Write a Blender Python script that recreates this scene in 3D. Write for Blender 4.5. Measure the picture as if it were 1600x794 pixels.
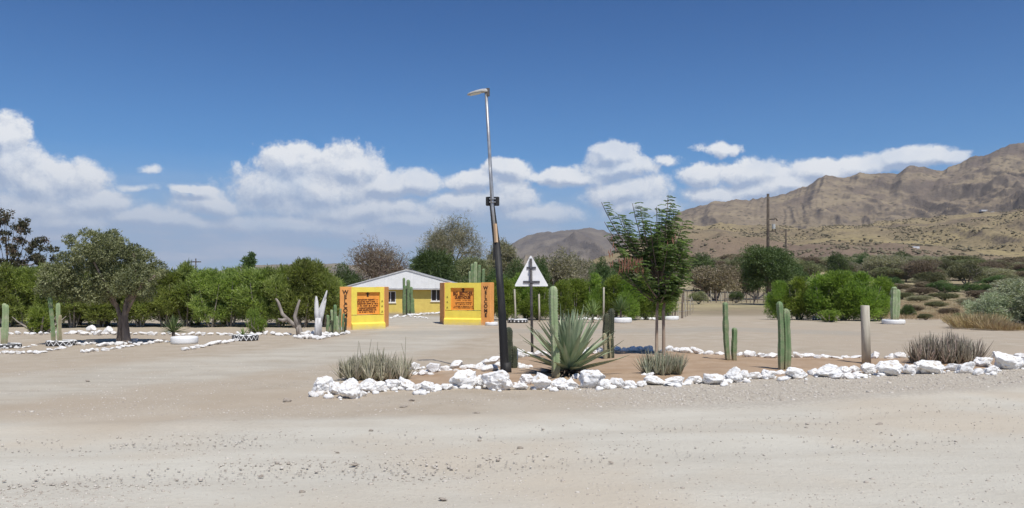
import bpy, math, random
import numpy as np
from mathutils import Vector, Matrix, noise as mnoise

# ------------------------------------------------------------------ start clean
for o in list(bpy.data.objects): bpy.data.objects.remove(o, do_unlink=True)
S = bpy.context.scene
C = S.collection
R = math.radians

# ------------------------------------------------------------------ camera
F_PX, HOR, H_CAM = 1250.0, 448.0, 1.75      # focal length in photo pixels, horizon row, eye height
cam = bpy.data.cameras.new('camera'); cam_o = bpy.data.objects.new('camera', cam); C.objects.link(cam_o)
cam.sensor_width = 36.0; cam.lens = 36.0 * F_PX / 1600.0
cam.shift_y = (HOR - 397.0) / 1600.0
cam.clip_start = 0.1; cam.clip_end = 30000
cam_o.location = (0, 0, H_CAM); cam_o.rotation_euler = (R(90), 0, 0)
S.camera = cam_o
S.render.resolution_x = 1024; S.render.resolution_y = 508

# ------------------------------------------------------------------ view, sun, sky
S.view_settings.view_transform = 'Standard'; S.view_settings.look = 'None'
S.view_settings.exposure = 0.0; S.view_settings.gamma = 1.0
SUN_EL, SUN_AZ = 60.0, 155.0          # azimuth clockwise from +Y (the view direction): behind the camera, to the right
sd = Vector((math.sin(R(SUN_AZ)) * math.cos(R(SUN_EL)), math.cos(R(SUN_AZ)) * math.cos(R(SUN_EL)), math.sin(R(SUN_EL))))
sun = bpy.data.lights.new('sun', 'SUN'); sun.energy = 4.55; sun.angle = R(0.53); sun.color = (1.0, 0.96, 0.895)
sun_o = bpy.data.objects.new('sun', sun); C.objects.link(sun_o)
sun_o.rotation_euler = sd.to_track_quat('Z', 'Y').to_euler(); sun_o.location = (0, 0, 40)

def uv_of(px, py):
    x, y, z = (px - 800.0) / F_PX, 1.0, (HOR - py) / F_PX
    return math.atan2(x, y), math.asin(z / math.sqrt(x * x + y * y + z * z))

class NT:
    """tiny helper round a node tree"""
    def __init__(s, nt): s.nt = nt
    def n(s, t, **k):
        nd = s.nt.nodes.new(t)
        for a, b in k.items(): setattr(nd, a, b)
        return nd
    def l(s, a, b): s.nt.links.new(a, b)
    def put(s, sock, v):
        if isinstance(v, bpy.types.NodeSocket): s.l(v, sock)
        elif v is not None: sock.default_value = v
    def m(s, op, a, b=None, c=None, clamp=False):
        nd = s.n('ShaderNodeMath', operation=op); nd.use_clamp = clamp
        s.put(nd.inputs[0], a)
        if b is not None: s.put(nd.inputs[1], b)
        if c is not None: s.put(nd.inputs[2], c)
        return nd.outputs[0]
    def vm(s, op, a, b=None):
        nd = s.n('ShaderNodeVectorMath', operation=op)
        s.put(nd.inputs[0], a)
        if b is not None: s.put(nd.inputs[1], b)
        return nd.outputs['Value'] if op in ('LENGTH', 'DOT_PRODUCT', 'DISTANCE') else nd.outputs[0]
    def mix(s, f, a, b, blend='MIX'):
        nd = s.n('ShaderNodeMix', data_type='RGBA', blend_type=blend)
        s.put(nd.inputs[0], f); s.put(nd.inputs[6], a); s.put(nd.inputs[7], b)
        return nd.outputs[2]
    def noise(s, vec, scale, detail=3, rough=0.5, dist=0.0):
        nd = s.n('ShaderNodeTexNoise'); nd.inputs['Scale'].default_value = scale
        nd.inputs['Detail'].default_value = detail; nd.inputs['Roughness'].default_value = rough
        nd.inputs['Distortion'].default_value = dist
        if vec is not None: s.l(vec, nd.inputs['Vector'])
        return nd.outputs['Fac']
    def ss(s, v, a, b, lo=0.0, hi=1.0):
        nd = s.n('ShaderNodeMapRange', interpolation_type='SMOOTHSTEP')
        s.put(nd.inputs[0], v); s.put(nd.inputs[1], a); s.put(nd.inputs[2], b); s.put(nd.inputs[3], lo); s.put(nd.inputs[4], hi)
        return nd.outputs[0]

def rgb(r, g, b): return (r, g, b, 1.0)
def srgb(r, g, b):
    f = lambda c: (c / 255.0 / 12.92) if c / 255.0 < 0.04045 else ((c / 255.0 + 0.055) / 1.055) ** 2.4
    return (f(r), f(g), f(b), 1.0)

world = bpy.data.worlds.new('World'); S.world = world; world.use_nodes = True
W = NT(world.node_tree); world.node_tree.nodes.clear()
sky = W.n('ShaderNodeTexSky', sky_type='NISHITA'); sky.sun_disc = False
sky.sun_elevation = R(SUN_EL); sky.sun_rotation = R(SUN_AZ)
sky.altitude = 1200; sky.air_density = 1.0; sky.dust_density = 0.35; sky.ozone_density = 2.2

CLOUDS = [  # centre x, y and half sizes of the cumulus heads, as seen from the camera position (then turned into directions)
 (5,222,42,36),(0,262,66,44),(70,290,80,40),(110,285,60,34),(30,335,130,40),(150,320,70,22),
 (450,256,46,32),(430,300,62,40),(540,262,58,30),(500,300,110,42),(610,290,52,24),(650,288,42,20),(560,330,150,24),(330,318,56,20),(250,345,120,16),(450,352,160,18),(640,345,90,16),(90,350,110,20),(840,335,70,16),
 (790,268,34,17),(742,284,44,15),(792,310,42,28),(722,320,60,24),(560,225,1,1),
 (955,244,32,20),(962,264,56,16),(900,276,70,14),(975,302,72,24),(1000,325,60,18),
 (1046,256,44,18,.42),(1122,234,60,18,.44),(1098,277,36,17),(1165,270,58,20),(1190,292,66,20),(1120,306,56,14),
 (1290,264,52,16),(1345,258,48,16),(1430,248,52,16),(1470,247,40,10),(1240,282,50,14),
 (226,268,34,18,.36),(214,297,60,14,.44),(310,300,40,7),(700,245,1,1),(1760,250,90,30),(-150,250,90,40),(-260,300,110,40),(1950,280,90,30)]

def cloud_group():
    g = bpy.data.node_groups.new('cloud_cover', 'ShaderNodeTree')
    g.interface.new_socket('UV', in_out='INPUT', socket_type='NodeSocketVector')
    g.interface.new_socket('Density', in_out='OUTPUT', socket_type='NodeSocketFloat')
    G = NT(g); gi = G.n('NodeGroupInput'); go = G.n('NodeGroupOutput')
    uv = gi.outputs[0]
    # domain warp gives the billowed outline
    w = G.n('ShaderNodeTexNoise'); w.inputs['Scale'].default_value = 16; w.inputs['Detail'].default_value = 4; G.l(uv, w.inputs['Vector'])
    wv = G.vm('MULTIPLY', G.vm('SUBTRACT', w.outputs['Color'], (0.5, 0.5, 0.5)), (0.034, 0.024, 0.0))
    p = G.vm('ADD', uv, wv)
    best = None
    for (cx, cy, a, b, *wt) in CLOUDS:
        if a < 3: continue
        u, v = uv_of(cx, cy); u1, _ = uv_of(cx + a, cy); _, v1 = uv_of(cx, cy - b)
        ru, rv = abs(u1 - u), abs(v1 - v)
        d = G.vm('LENGTH', G.vm('MULTIPLY', G.vm('SUBTRACT', p, (u, v, 0)), (1 / ru / 1.25, 1 / rv / 1.25, 0)))
        e = G.m('SUBTRACT', wt[0] if wt else 1.0, d)
        best = e if best is None else G.m('SMOOTH_MAX', best, e, 0.07)
    # elsewhere round the horizon the same kind of cumulus goes on
    sep = G.n('ShaderNodeSeparateXYZ'); G.l(uv, sep.inputs[0])
    au = G.m('ABSOLUTE', sep.outputs[0])
    side = G.ss(au, 0.70, 0.95)
    low = G.ss(sep.outputs[1], 0.20, 0.05)
    far = G.noise(G.vm('MULTIPLY', uv, (1, 1.8, 1)), 4.5, 3)
    gen = G.m('SUBTRACT', G.m('MULTIPLY', G.m('MULTIPLY', G.m('SUBTRACT', far, 0.40), 4.0), G.m('MULTIPLY', side, low)), G.m('SUBTRACT', 1.0, G.m('MULTIPLY', side, low)))
    best = G.m('MAXIMUM', best, gen)
    n1 = G.noise(uv, 26, 10, 0.68)
    n2 = G.n('ShaderNodeTexVoronoi', feature='F1'); n2.inputs['Scale'].default_value = 27
    n2.inputs['Detail'].default_value = 5; n2.inputs['Roughness'].default_value = 0.68; n2.normalize = True; G.l(G.vm('MULTIPLY', p, (1, 1.1, 1)), n2.inputs['Vector'])
    dens = G.m('ADD', best, G.m('MULTIPLY', G.m('SUBTRACT', n1, 0.5), 1.1))
    dens = G.m('ADD', dens, G.m('MULTIPLY', G.m('SUBTRACT', 0.42, n2.outputs['Distance']), 1.35))
    dens = G.m('ADD', dens, 0.0)
    G.l(dens, go.inputs[0])
    return g
cg = cloud_group()
tc = W.n('ShaderNodeTexCoord'); sx = W.n('ShaderNodeSeparateXYZ'); W.l(tc.outputs['Generated'], sx.inputs[0])
u_ = W.m('ARCTAN2', sx.outputs[0], sx.outputs[1]); v_ = W.m('ARCSINE', sx.outputs[2])
cmb = W.n('ShaderNodeCombineXYZ'); W.l(u_, cmb.inputs[0]); W.l(v_, cmb.inputs[1])
uv = cmb.outputs[0]
def dens_at(off):
    nd = W.n('ShaderNodeGroup'); nd.node_tree = cg
    W.l(W.vm('ADD', uv, off) if off else uv, nd.inputs[0]); return nd.outputs[0]
d0 = dens_at(None); d1 = dens_at((0.004, 0.009, 0.0))
edge = W.ss(v_, 0.06, 0.16, 0.85, 0.36)              # low clouds melt into the haze, high ones are crisp
cover = W.ss(d0, 0.0, edge)
cover = W.m('MULTIPLY', cover, W.ss(v_, 0.05, 0.12, 0.55, 0.97))
lit = W.m('ADD', W.m('MULTIPLY', W.m('SUBTRACT', d0, d1), 1.6), 0.52, clamp=True)
cover = W.m('MULTIPLY', cover, W.ss(W.noise(uv, 9, 5, .6), .32, .56, .78, 1.0))
lit = W.m('MULTIPLY', lit, W.ss(v_, 0.055, 0.15, 0.55, 1.0))
ccol = W.mix(lit, srgb(172, 187, 212), srgb(244, 246, 249))
skc = W.mix(1.0, sky.outputs[0], rgb(0.41, 0.72, 1.0), 'MULTIPLY')
skc = W.mix(1.0, skc, W.mix(W.ss(v_, 0.12, 0.42), rgb(1, 1, 1), rgb(.54, .69, .82)), 'MULTIPLY')
hz = W.ss(v_, 0.165, 0.05)
hz = W.m('MULTIPLY', hz, W.ss(u_, 0.45, -0.15, 0.62, 0.97))
hn = W.noise(W.vm('MULTIPLY', uv, (5, 26, 1)), 1.6, 5, 0.55)
hz = W.m('MULTIPLY', hz, W.ss(hn, 0.25, 0.62, 0.70, 1.0))
hcol = W.mix(W.ss(hn, 0.45, 0.68), srgb(168, 184, 210), srgb(190, 199, 217))
bgs = W.n('ShaderNodeBackground'); bgs.inputs[1].default_value = 0.105; W.l(skc, bgs.inputs[0])
bgh = W.n('ShaderNodeBackground'); bgh.inputs[1].default_value = 1.0; W.l(hcol, bgh.inputs[0])
bgc = W.n('ShaderNodeBackground'); bgc.inputs[1].default_value = 1.0; W.l(ccol, bgc.inputs[0])
m1 = W.n('ShaderNodeMixShader'); W.l(hz, m1.inputs[0]); W.l(bgs.outputs[0], m1.inputs[1]); W.l(bgh.outputs[0], m1.inputs[2])
m2 = W.n('ShaderNodeMixShader'); W.l(cover, m2.inputs[0]); W.l(m1.outputs[0], m2.inputs[1]); W.l(bgc.outputs[0], m2.inputs[2])
wo = W.n('ShaderNodeOutputWorld'); W.l(m2.outputs[0], wo.inputs[0])

# ------------------------------------------------------------------ object helpers
def tag(o, label=None, cat=None, group=None, kind=None):
    if label: o['label'] = label
    if cat: o['category'] = cat
    if group: o['group'] = group
    if kind: o['kind'] = kind
    return o
def thing(name, label, cat, loc=(0, 0, 0), rz=0.0, group=None, sc=1.0):
    o = bpy.data.objects.new(name, None); C.objects.link(o)
    o.empty_display_size = 0.2
    o.location = loc; o.rotation_euler = (0, 0, rz); o.scale = (sc, sc, sc)
    return tag(o, label, cat, group)
def link(name, me, parent=None, loc=None):
    o = bpy.data.objects.new(name, me); C.objects.link(o)
    if parent: o.parent = parent
    if loc is not None: o.location = loc
    return o
def copy_tree(o, parent=None):
    c = o.copy(); C.objects.link(c); c.parent = parent
    for ch in list(o.children): copy_tree(ch, c)
    return c
def np_mesh(name, V, Fc, mat, smooth=False, tint=None):
    """V (n,3), Fc (m,k) all faces of the same size"""
    V = np.asarray(V, dtype=np.float32); Fc = np.asarray(Fc, dtype=np.int32)
    me = bpy.data.meshes.new(name); k = Fc.shape[1]
    me.vertices.add(len(V)); me.vertices.foreach_set('co', V.ravel())
    me.loops.add(Fc.size); me.loops.foreach_set('vertex_index', Fc.ravel())
    me.polygons.add(len(Fc)); me.polygons.foreach_set('loop_start', np.arange(0, Fc.size, k, dtype=np.int32))
    me.polygons.foreach_set('loop_total', np.full(len(Fc), k, dtype=np.int32))
    if smooth: me.polygons.foreach_set('use_smooth', np.ones(len(Fc), dtype=bool))
    me.update(calc_edges=True)
    if tint is not None:
        a = me.attributes.new('tint', 'FLOAT', 'FACE'); a.data.foreach_set('value', np.asarray(tint, dtype=np.float32))
    if mat: me.materials.append(mat)
    return me
class MB:
    def __init__(s): s.v = []; s.f = []
    def add(s, vs, fs):
        b = len(s.v); s.v += [tuple(v) for v in vs]; s.f += [tuple(b + i for i in f) for f in fs]
    def box(s, c, d, M=None, bev=0.0):
        x, y, z = d[0] / 2, d[1] / 2, d[2] / 2
        if bev <= 0:
            vs = [Vector((i * x, j * y, k * z)) for k in (-1, 1) for j in (-1, 1) for i in (-1, 1)]
            fs = [(0, 2, 3, 1), (4, 5, 7, 6), (0, 1, 5, 4), (2, 6, 7, 3), (0, 4, 6, 2), (1, 3, 7, 5)]
        else:
            b = bev; vs = []; fs = []
            for k, (zz, q) in enumerate(((-z, b), (-z + b, 0), (z - b, 0), (z, b))):
                X, Y = x - q, y - q
                for (a, c2) in ((-X + b, -Y), (X - b, -Y), (X, -Y + b), (X, Y - b), (X - b, Y), (-X + b, Y), (-X, Y - b), (-X, -Y + b)):
                    vs.append(Vector((a, c2, zz)))
            for k in range(3):
                for i in range(8):
                    fs.append((k * 8 + i, k * 8 + (i + 1) % 8, k * 8 + 8 + (i + 1) % 8, k * 8 + 8 + i))
            fs.append(tuple(range(7, -1, -1))); fs.append(tuple(range(24, 32)))
        cc = Vector(c)
        if M is not None: vs = [M @ (v + cc) for v in vs]
        else: vs = [v + cc for v in vs]
        s.add(vs, fs)
    def tube(s, pts, rad, n=8, cap=True, ribs=None):
        pts = [Vector(p) for p in pts]
        if not hasattr(rad, '__len__'): rad = [rad] * len(pts)
        b = len(s.v); ref = None
        for i, p in enumerate(pts):
            t = (pts[min(i + 1, len(pts) - 1)] - pts[max(i - 1, 0)])
            t = t.normalized() if t.length > 1e-9 else Vector((0, 0, 1))
            if ref is None:
                ref = t.cross(Vector((0, 1, 0)) if abs(t.y) < 0.9 else Vector((1, 0, 0))).normalized()
            u = (ref - t * ref.dot(t)).normalized(); w = t.cross(u); ref = u
            for j in range(n):
                a = 2 * math.pi * j / n
                r = rad[i] * (1.0 if ribs is None else ribs[j % len(ribs)])
                s.v.append(tuple(p + u * (math.cos(a) * r) + w * (math.sin(a) * r)))
        for i in range(len(pts) - 1):
            for j in range(n):
                s.f.append((b + i * n + j, b + i * n + (j + 1) % n, b + (i + 1) * n + (j + 1) % n, b + (i + 1) * n + j))
        if cap:
            s.f.append(tuple(b + j for j in range(n - 1, -1, -1)))
            s.f.append(tuple(b + (len(pts) - 1) * n + j for j in range(n)))
    def lathe(s, prof, n=24, wob=0.0, rng=None):
        b = len(s.v); m = len(prof)
        ph = [(rng.random() * wob if rng else 0) for _ in range(n)]
        for j in range(n):
            a = 2 * math.pi * j / n
            for (r, z) in prof: s.v.append((math.cos(a) * r * (1 + ph[j]), math.sin(a) * r * (1 + ph[j]), z))
        for j in range(n):
            for i in range(m - 1):
                k = (j + 1) % n
                s.f.append((b + j * m + i, b + k * m + i, b + k * m + i + 1, b + j * m + i + 1))
    def build(s, name, mat, parent=None, smooth=False, loc=None):
        me = bpy.data.meshes.new(name); me.from_pydata(s.v, [], s.f); me.materials.append(mat)
        if smooth: me.polygons.foreach_set('use_smooth', np.ones(len(me.polygons), dtype=bool))
        me.update()
        return link(name, me, parent, loc)

# ------------------------------------------------------------------ terrain heights
def sst(t): t = np.clip(t, 0, 1); return t * t * (3 - 2 * t)
def _hash(ix, iy, seed):
    h = (ix.astype(np.int64) * 374761393 + iy.astype(np.int64) * 668265263 + seed * 1442695041) & 0xffffffff
    h = ((h ^ (h >> 13)) * 1274126177) & 0xffffffff
    return ((h ^ (h >> 16)) & 0xffff) / 65535.0
def vnoise(x, y, seed=0):
    x = np.asarray(x, float); y = np.asarray(y, float)
    ix = np.floor(x); iy = np.floor(y); fx = x - ix; fy = y - iy
    fx = fx * fx * (3 - 2 * fx); fy = fy * fy * (3 - 2 * fy)
    ix = ix.astype(np.int64); iy = iy.astype(np.int64)
    a = _hash(ix, iy, seed); b = _hash(ix + 1, iy, seed); c = _hash(ix, iy + 1, seed); d = _hash(ix + 1, iy + 1, seed)
    return (a * (1 - fx) + b * fx) * (1 - fy) + (c * (1 - fx) + d * fx) * fy
def fbm(x, y, o=4, seed=0):
    t = 0; a = 0.5; s = 0
    for i in range(o):
        t = t + a * vnoise(x * 2 ** i, y * 2 ** i, seed + i * 17); s += a; a *= 0.5
    return t / s
def ridged(x, y, o=5, seed=0):
    t = 0; a = 0.5; s = 0
    for i in range(o):
        n = 1 - np.abs(2 * vnoise(x * 2 ** i, y * 2 ** i, seed + i * 31) - 1)
        t = t + a * n * n; s += a; a *= 0.5
    return t / s
def gh_base(x, y):
    x = np.asarray(x, float); y = np.asarray(y, float)
    z = -0.7 * sst((y - 38) / 37)
    z = z + 13.0 * sst((y - 130) / 300) * sst((x / np.maximum(y, 1) - 0.02) / 0.2)
    return z
def gh(x, y):
    x = np.asarray(x, float); y = np.asarray(y, float)
    z = gh_base(x, y)
    near = 1 - sst((y - 45) / 30)
    z = z + near * (0.05 * (fbm(x * 0.35, y * 0.35, 3, 5) - 0.5) + 0.022 * (fbm(x * 1.7, y * 1.7, 3, 9) - 0.5))
    z = z + (1 - near) * 0.5 * (fbm(x * 0.03, y * 0.03, 3, 6) - 0.5) * sst((y - 75) / 60)
    return z
def g1(x, y): return float(gh(x, y))
def pick(px, py):
    """where the sight line through a photo pixel meets the terrain"""
    dx, dz = (px - 800.0) / F_PX, (HOR - py) / F_PX
    y0 = 3.0; y = 3.0
    while y < 3000:
        y1 = y * 1.004 + 0.01
        if H_CAM + dz * y1 <= float(gh_base(dx * y1, y1)): break
        y = y1
    y = y1
    return Vector((dx * y, y, g1(dx * y, y)))
def at(px, Y): x = (px - 800.0) / F_PX * Y; return Vector((x, Y, g1(x, Y)))
def zof(py, Y): return H_CAM + (HOR - py) / F_PX * Y
def wdt(w, Y): return w / F_PX * Y

# ------------------------------------------------------------------ materials
MATS = {}
def mat(name, col, rough=0.8, col2=None, nscale=6.0, bump=0.0, bscale=30.0, metal=0.0, spec=0.3, sharp=(0.35, 0.65), detail=5, stretch=None):
    if name in MATS: return MATS[name]
    m = bpy.data.materials.new(name); m.use_nodes = True; N = NT(m.node_tree); m.node_tree.nodes.clear()
    out = N.n('ShaderNodeOutputMaterial'); p = N.n('ShaderNodeBsdfPrincipled'); N.l(p.outputs[0], out.inputs[0])
    p.inputs['Roughness'].default_value = rough; p.inputs['Metallic'].default_value = metal
    p.inputs['Specular IOR Level'].default_value = spec
    t = N.n('ShaderNodeTexCoord'); vec = t.outputs['Object']
    if stretch: vec = N.vm('MULTIPLY', vec, stretch)
    if col2:
        f = N.ss(N.noise(vec, nscale, detail, 0.6), sharp[0], sharp[1])
        N.l(N.mix(f, col, col2), p.inputs['Base Color'])
    else: p.inputs['Base Color'].default_value = col
    if bump:
        b = N.n('ShaderNodeBump'); b.inputs['Strength'].default_value = bump; b.inputs['Distance'].default_value = 0.02
        N.l(N.noise(vec, bscale, 5, 0.6), b.inputs['Height']); N.l(b.outputs[0], p.inputs['Normal'])
    MATS[name] = m; return m
def leaf_mat(name, c1, c2, c3, trans=0.3, rough=0.5, objvar=0.25):
    """c1..c3: darker, middle, paler leaf colours of the plant, picked leaf by leaf"""
    m = bpy.data.materials.new(name); m.use_nodes = True; N = NT(m.node_tree); m.node_tree.nodes.clear()
    out = N.n('ShaderNodeOutputMaterial'); p = N.n('ShaderNodeBsdfPrincipled')
    p.inputs['Roughness'].default_value = rough; p.inputs['Specular IOR Level'].default_value = 0.35
    a = N.n('ShaderNodeAttribute', attribute_name='tint')
    r = N.n('ShaderNodeValToRGB'); N.l(a.outputs['Fac'], r.inputs[0])
    e = r.color_ramp.elements; e[0].color = c1; e[0].position = 0.1; e[1].color = c3; e[1].position = 0.95
    k = r.color_ramp.elements.new(0.5); k.color = c2
    oi = N.n('ShaderNodeObjectInfo'); f = N.ss(oi.outputs['Random'], 0, 1, 1 - objvar, 1 + objvar)
    hs = N.n('ShaderNodeHueSaturation'); N.l(r.outputs[0], hs.inputs['Color']); N.l(f, hs.inputs['Value'])
    N.l(N.ss(oi.outputs['Random'], 0, 1, 0.485, 0.51), hs.inputs['Hue'])
    N.l(hs.outputs[0], p.inputs['Base Color'])
    t = N.n('ShaderNodeBsdfTranslucent'); N.l(N.mix(1.0, hs.outputs[0], rgb(1.1, 1.25, 0.6), 'MULTIPLY'), t.inputs[0])
    mx = N.n('ShaderNodeMixShader'); mx.inputs[0].default_value = trans
    N.l(p.outputs[0], mx.inputs[1]); N.l(t.outputs[0], mx.inputs[2]); N.l(mx.outputs[0], out.inputs[0])
    MATS[name] = m; return m

def stain(m, col, z0, z1, amt=.8, sc=6.0):
    """dust and dirt splashed up from the ground, ragged at its upper edge"""
    N = NT(m.node_tree); p = [n for n in m.node_tree.nodes if n.type == 'BSDF_PRINCIPLED'][0]; bc = p.inputs['Base Color']
    src = bc.links[0].from_socket; t = N.n('ShaderNodeTexCoord'); sp = N.n('ShaderNodeSeparateXYZ'); N.l(t.outputs['Object'], sp.inputs[0])
    h = N.m('ADD', sp.outputs[2], N.m('MULTIPLY', N.m('SUBTRACT', N.noise(t.outputs['Object'], sc, 5, .65), .5), (z1 - z0) * 1.6))
    N.l(N.mix(N.ss(h, z0, z1, amt, 0), src, col), bc)
M_white_rock = mat('white_rock_paint', rgb(.80, .79, .77), .75, rgb(.50, .43, .35), 5.0, .7, 9, sharp=(.52, .68)); stain(M_white_rock, rgb(.44, .36, .27), -.50, -.22, .75, 4)
M_bark = mat('bark', rgb(.13, .10, .08), .9, rgb(.24, .19, .15), 9, .8, 18, stretch=(1, 1, .25))
M_bark_grey = mat('bark_grey', rgb(.20, .17, .145), .9, rgb(.36, .32, .28), 9, .8, 18, stretch=(1, 1, .25))
M_twig_brown = mat('twig_brown', rgb(.15, .105, .085), .9, rgb(.24, .18, .15), 2, 0)
M_twig_grey = mat('twig_grey', rgb(.19, .17, .14), .9, rgb(.30, .27, .22), 2, 0)
M_cactus = mat('cactus_skin', rgb(.15, .235, .105), .6, rgb(.27, .29, .17), 7, .5, 25, sharp=(.42, .72))
M_cactus_pale = mat('cactus_skin_pale', rgb(.27, .35, .18), .6, rgb(.40, .41, .27), 7, .5, 25, sharp=(.42, .72))
M_cactus_dark = mat('cactus_skin_dark', rgb(.035, .045, .03), .8, rgb(.08, .085, .05), 5, .35, 25)
M_cactus_dry = mat('cactus_dry_skin', rgb(.42, .38, .24), .85, rgb(.26, .23, .14), 7, .4, 25, stretch=(1, 1, .2))
M_spine = mat('cactus_spine', rgb(.45, .42, .33), .7)
M_black = mat('black_paint', rgb(.02, .02, .021), .6, rgb(.05, .048, .045), 7, .5, 20, sharp=(.45, .8), stretch=(1, 1, .2))
M_galv = mat('galvanised_steel', rgb(.45, .46, .47), .45, rgb(.33, .33, .34), 7, .1, 20, metal=.6)
M_white_paint = mat('white_paint', rgb(.78, .78, .77), .55, rgb(.60, .58, .54), 6, .1, 20, sharp=(.55, .85))
M_tyre = mat('tyre_rubber', rgb(.04, .04, .042), .8, rgb(.09, .085, .08), 9, .3, 30)
M_soil = mat('planter_soil', rgb(.25, .18, .12), .95, rgb(.36, .28, .2), 9, .5, 30)
M_yellow = mat('yellow_wall_paint', rgb(.80, .63, .17), .75, rgb(.73, .56, .15), 2.2, .15, 30)
M_yellow_gate = mat('bright_yellow_paint', rgb(.88, .71, .11), .7, rgb(.80, .63, .10), 2.5, .15, 30)
M_orange = mat('orange_paint', rgb(.86, .40, .12), .7, rgb(.76, .34, .10), 2.5, .15, 30)
M_orange_deep = mat('orange_panel_paint', rgb(.88, .36, .07), .7, rgb(.80, .30, .05), 3, .1, 30)
M_letter = mat('lettering_paint', rgb(.10, .025, .012), .7)
M_letter_black = mat('black_lettering_paint', rgb(.03, .02, .018), .7)
M_wood = mat('weathered_wood', rgb(.52, .48, .39), .9, rgb(.36, .32, .25), 7, .6, 22, stretch=(1, 1, .12))
M_plank = mat('fresh_plank', rgb(.66, .47, .30), .8, rgb(.56, .39, .25), 7, .2, 22, stretch=(1, 1, .12))
M_glass = mat('dark_window_glass', rgb(.05, .045, .045), .12, spec=.6)
M_curtain = mat('window_curtain', rgb(.22, .15, .13), .9, rgb(.12, .08, .07), 9)
M_roof = mat('roof_sheet', rgb(.42, .43, .45), .5, rgb(.33, .33, .35), 2, 0, metal=.2)
M_fascia = mat('grey_fascia', rgb(.60, .60, .60), .6, rgb(.48, .48, .48), 3)
M_soffit = mat('soffit', rgb(.30, .20, .13), .8)
M_stone = mat('loose_stone', rgb(.30, .25, .20), .9, rgb(.46, .41, .35), 8, .5, 20)

for m_ in (M_cactus, M_cactus_pale): stain(m_, rgb(.33, .26, .17), .0, .35, .75, 9)
for m_ in (M_yellow_gate, M_orange, M_yellow): stain(m_, rgb(.50, .41, .30), -.02, .22, .6, 5)
stain(M_wood, rgb(.35, .27, .19), .0, .3, .6, 9)
# ------------------------------------------------------------------ ground sheet
def axis(lo_d, hi_d, step, lo, hi, g=1.09):
    a = list(np.arange(lo_d, hi_d + 1e-6, step)); s = step; v = a[-1]
    while v < hi: s *= g; v += s; a.append(min(v, hi))
    s = step; v = a[0]; b = []
    while v > lo: s *= g; v -= s; b.append(max(v, lo))
    return np.array(b[::-1] + a)
def seg_dist(X, Y, pts):
    d = np.full(X.shape, 1e9)
    for (a, b) in zip(pts[:-1], pts[1:]):
        ax, ay = a; bx, by = b; L = (bx - ax) ** 2 + (by - ay) ** 2
        t = np.clip(((X - ax) * (bx - ax) + (Y - ay) * (by - ay)) / L, 0, 1)
        d = np.minimum(d, np.hypot(X - ax - t * (bx - ax), Y - ay - t * (by - ay)))
    return d
def inside(X, Y, poly):
    r = np.zeros(X.shape, bool); n = len(poly); j = n - 1
    for i in range(n):
        xi, yi = poly[i]; xj, yj = poly[j]
        c = ((yi > Y) != (yj > Y)) & (X < (xj - xi) * (Y - yi) / (yj - yi + 1e-12) + xi)
        r ^= c; j = i
    return r
def P2(px, py): v = pick(px, py); return (v.x, v.y)
ROAD_EDGE = [P2(-900, 700), P2(0, 668), P2(400, 660), P2(700, 655), P2(900, 646), P2(1200, 634), P2(1600, 604), P2(2300, 575)]
TRACK = [P2(-500, 640), P2(-100, 612), P2(100, 598), P2(300, 576), P2(480, 556), P2(600, 540), P2(660, 523), P2(665, 508), P2(655, 498), (-8.2, 62)]
TRACK_R = [P2(640, 520), P2(780, 517), P2(1000, 518), P2(1120, 514), P2(1300, 520)]
BED = [P2(500, 612), P2(600, 607), P2(700, 604), P2(850, 603), P2(1000, 601), P2(1200, 590), P2(1400, 584), P2(1600, 574),
       P2(1640, 562), P2(1500, 560), P2(1380, 560), P2(1200, 558), P2(1050, 550), P2(900, 551), P2(830, 556), P2(760, 570), P2(690, 580), P2(560, 596)]
def ground_masks(X, Y):
    n = (fbm(X * .8, Y * .8, 3, 71) - .5)
    ex = np.array([p[0] for p in ROAD_EDGE]); ey = np.array([p[1] for p in ROAD_EDGE])
    yedge = np.interp(X, ex, ey)
    road = 1 - sst((Y - yedge + n * 2.2 + 1.1) / 2.6)
    track = 1 - sst((seg_dist(X, Y, TRACK) + n * 1.5 - 1.2) / 1.6)
    trackr = 1 - sst((seg_dist(X, Y, TRACK_R) + n * 1.6 - .9) / 1.3)
    bed = inside(X, Y, BED).astype(float)
    off = Y - yedge
    shoulder = sst((off + .5) / .4) * (1 - sst((off - 2.6) / .8)) * sst((X - .3 + n * 3) / 2.5) * (1 - bed)
    patch = sst((fbm(X * .55 + 3, Y * .9, 3, 40) - .50) / .10) * (1 - sst((Y - 16) / 4)) * sst((2.0 - X) / 4)
    gravel = np.clip(shoulder + patch * .26, 0, 1)
    return road, np.clip(track, 0, 1), np.clip(trackr, 0, 1), bed, gravel
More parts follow.
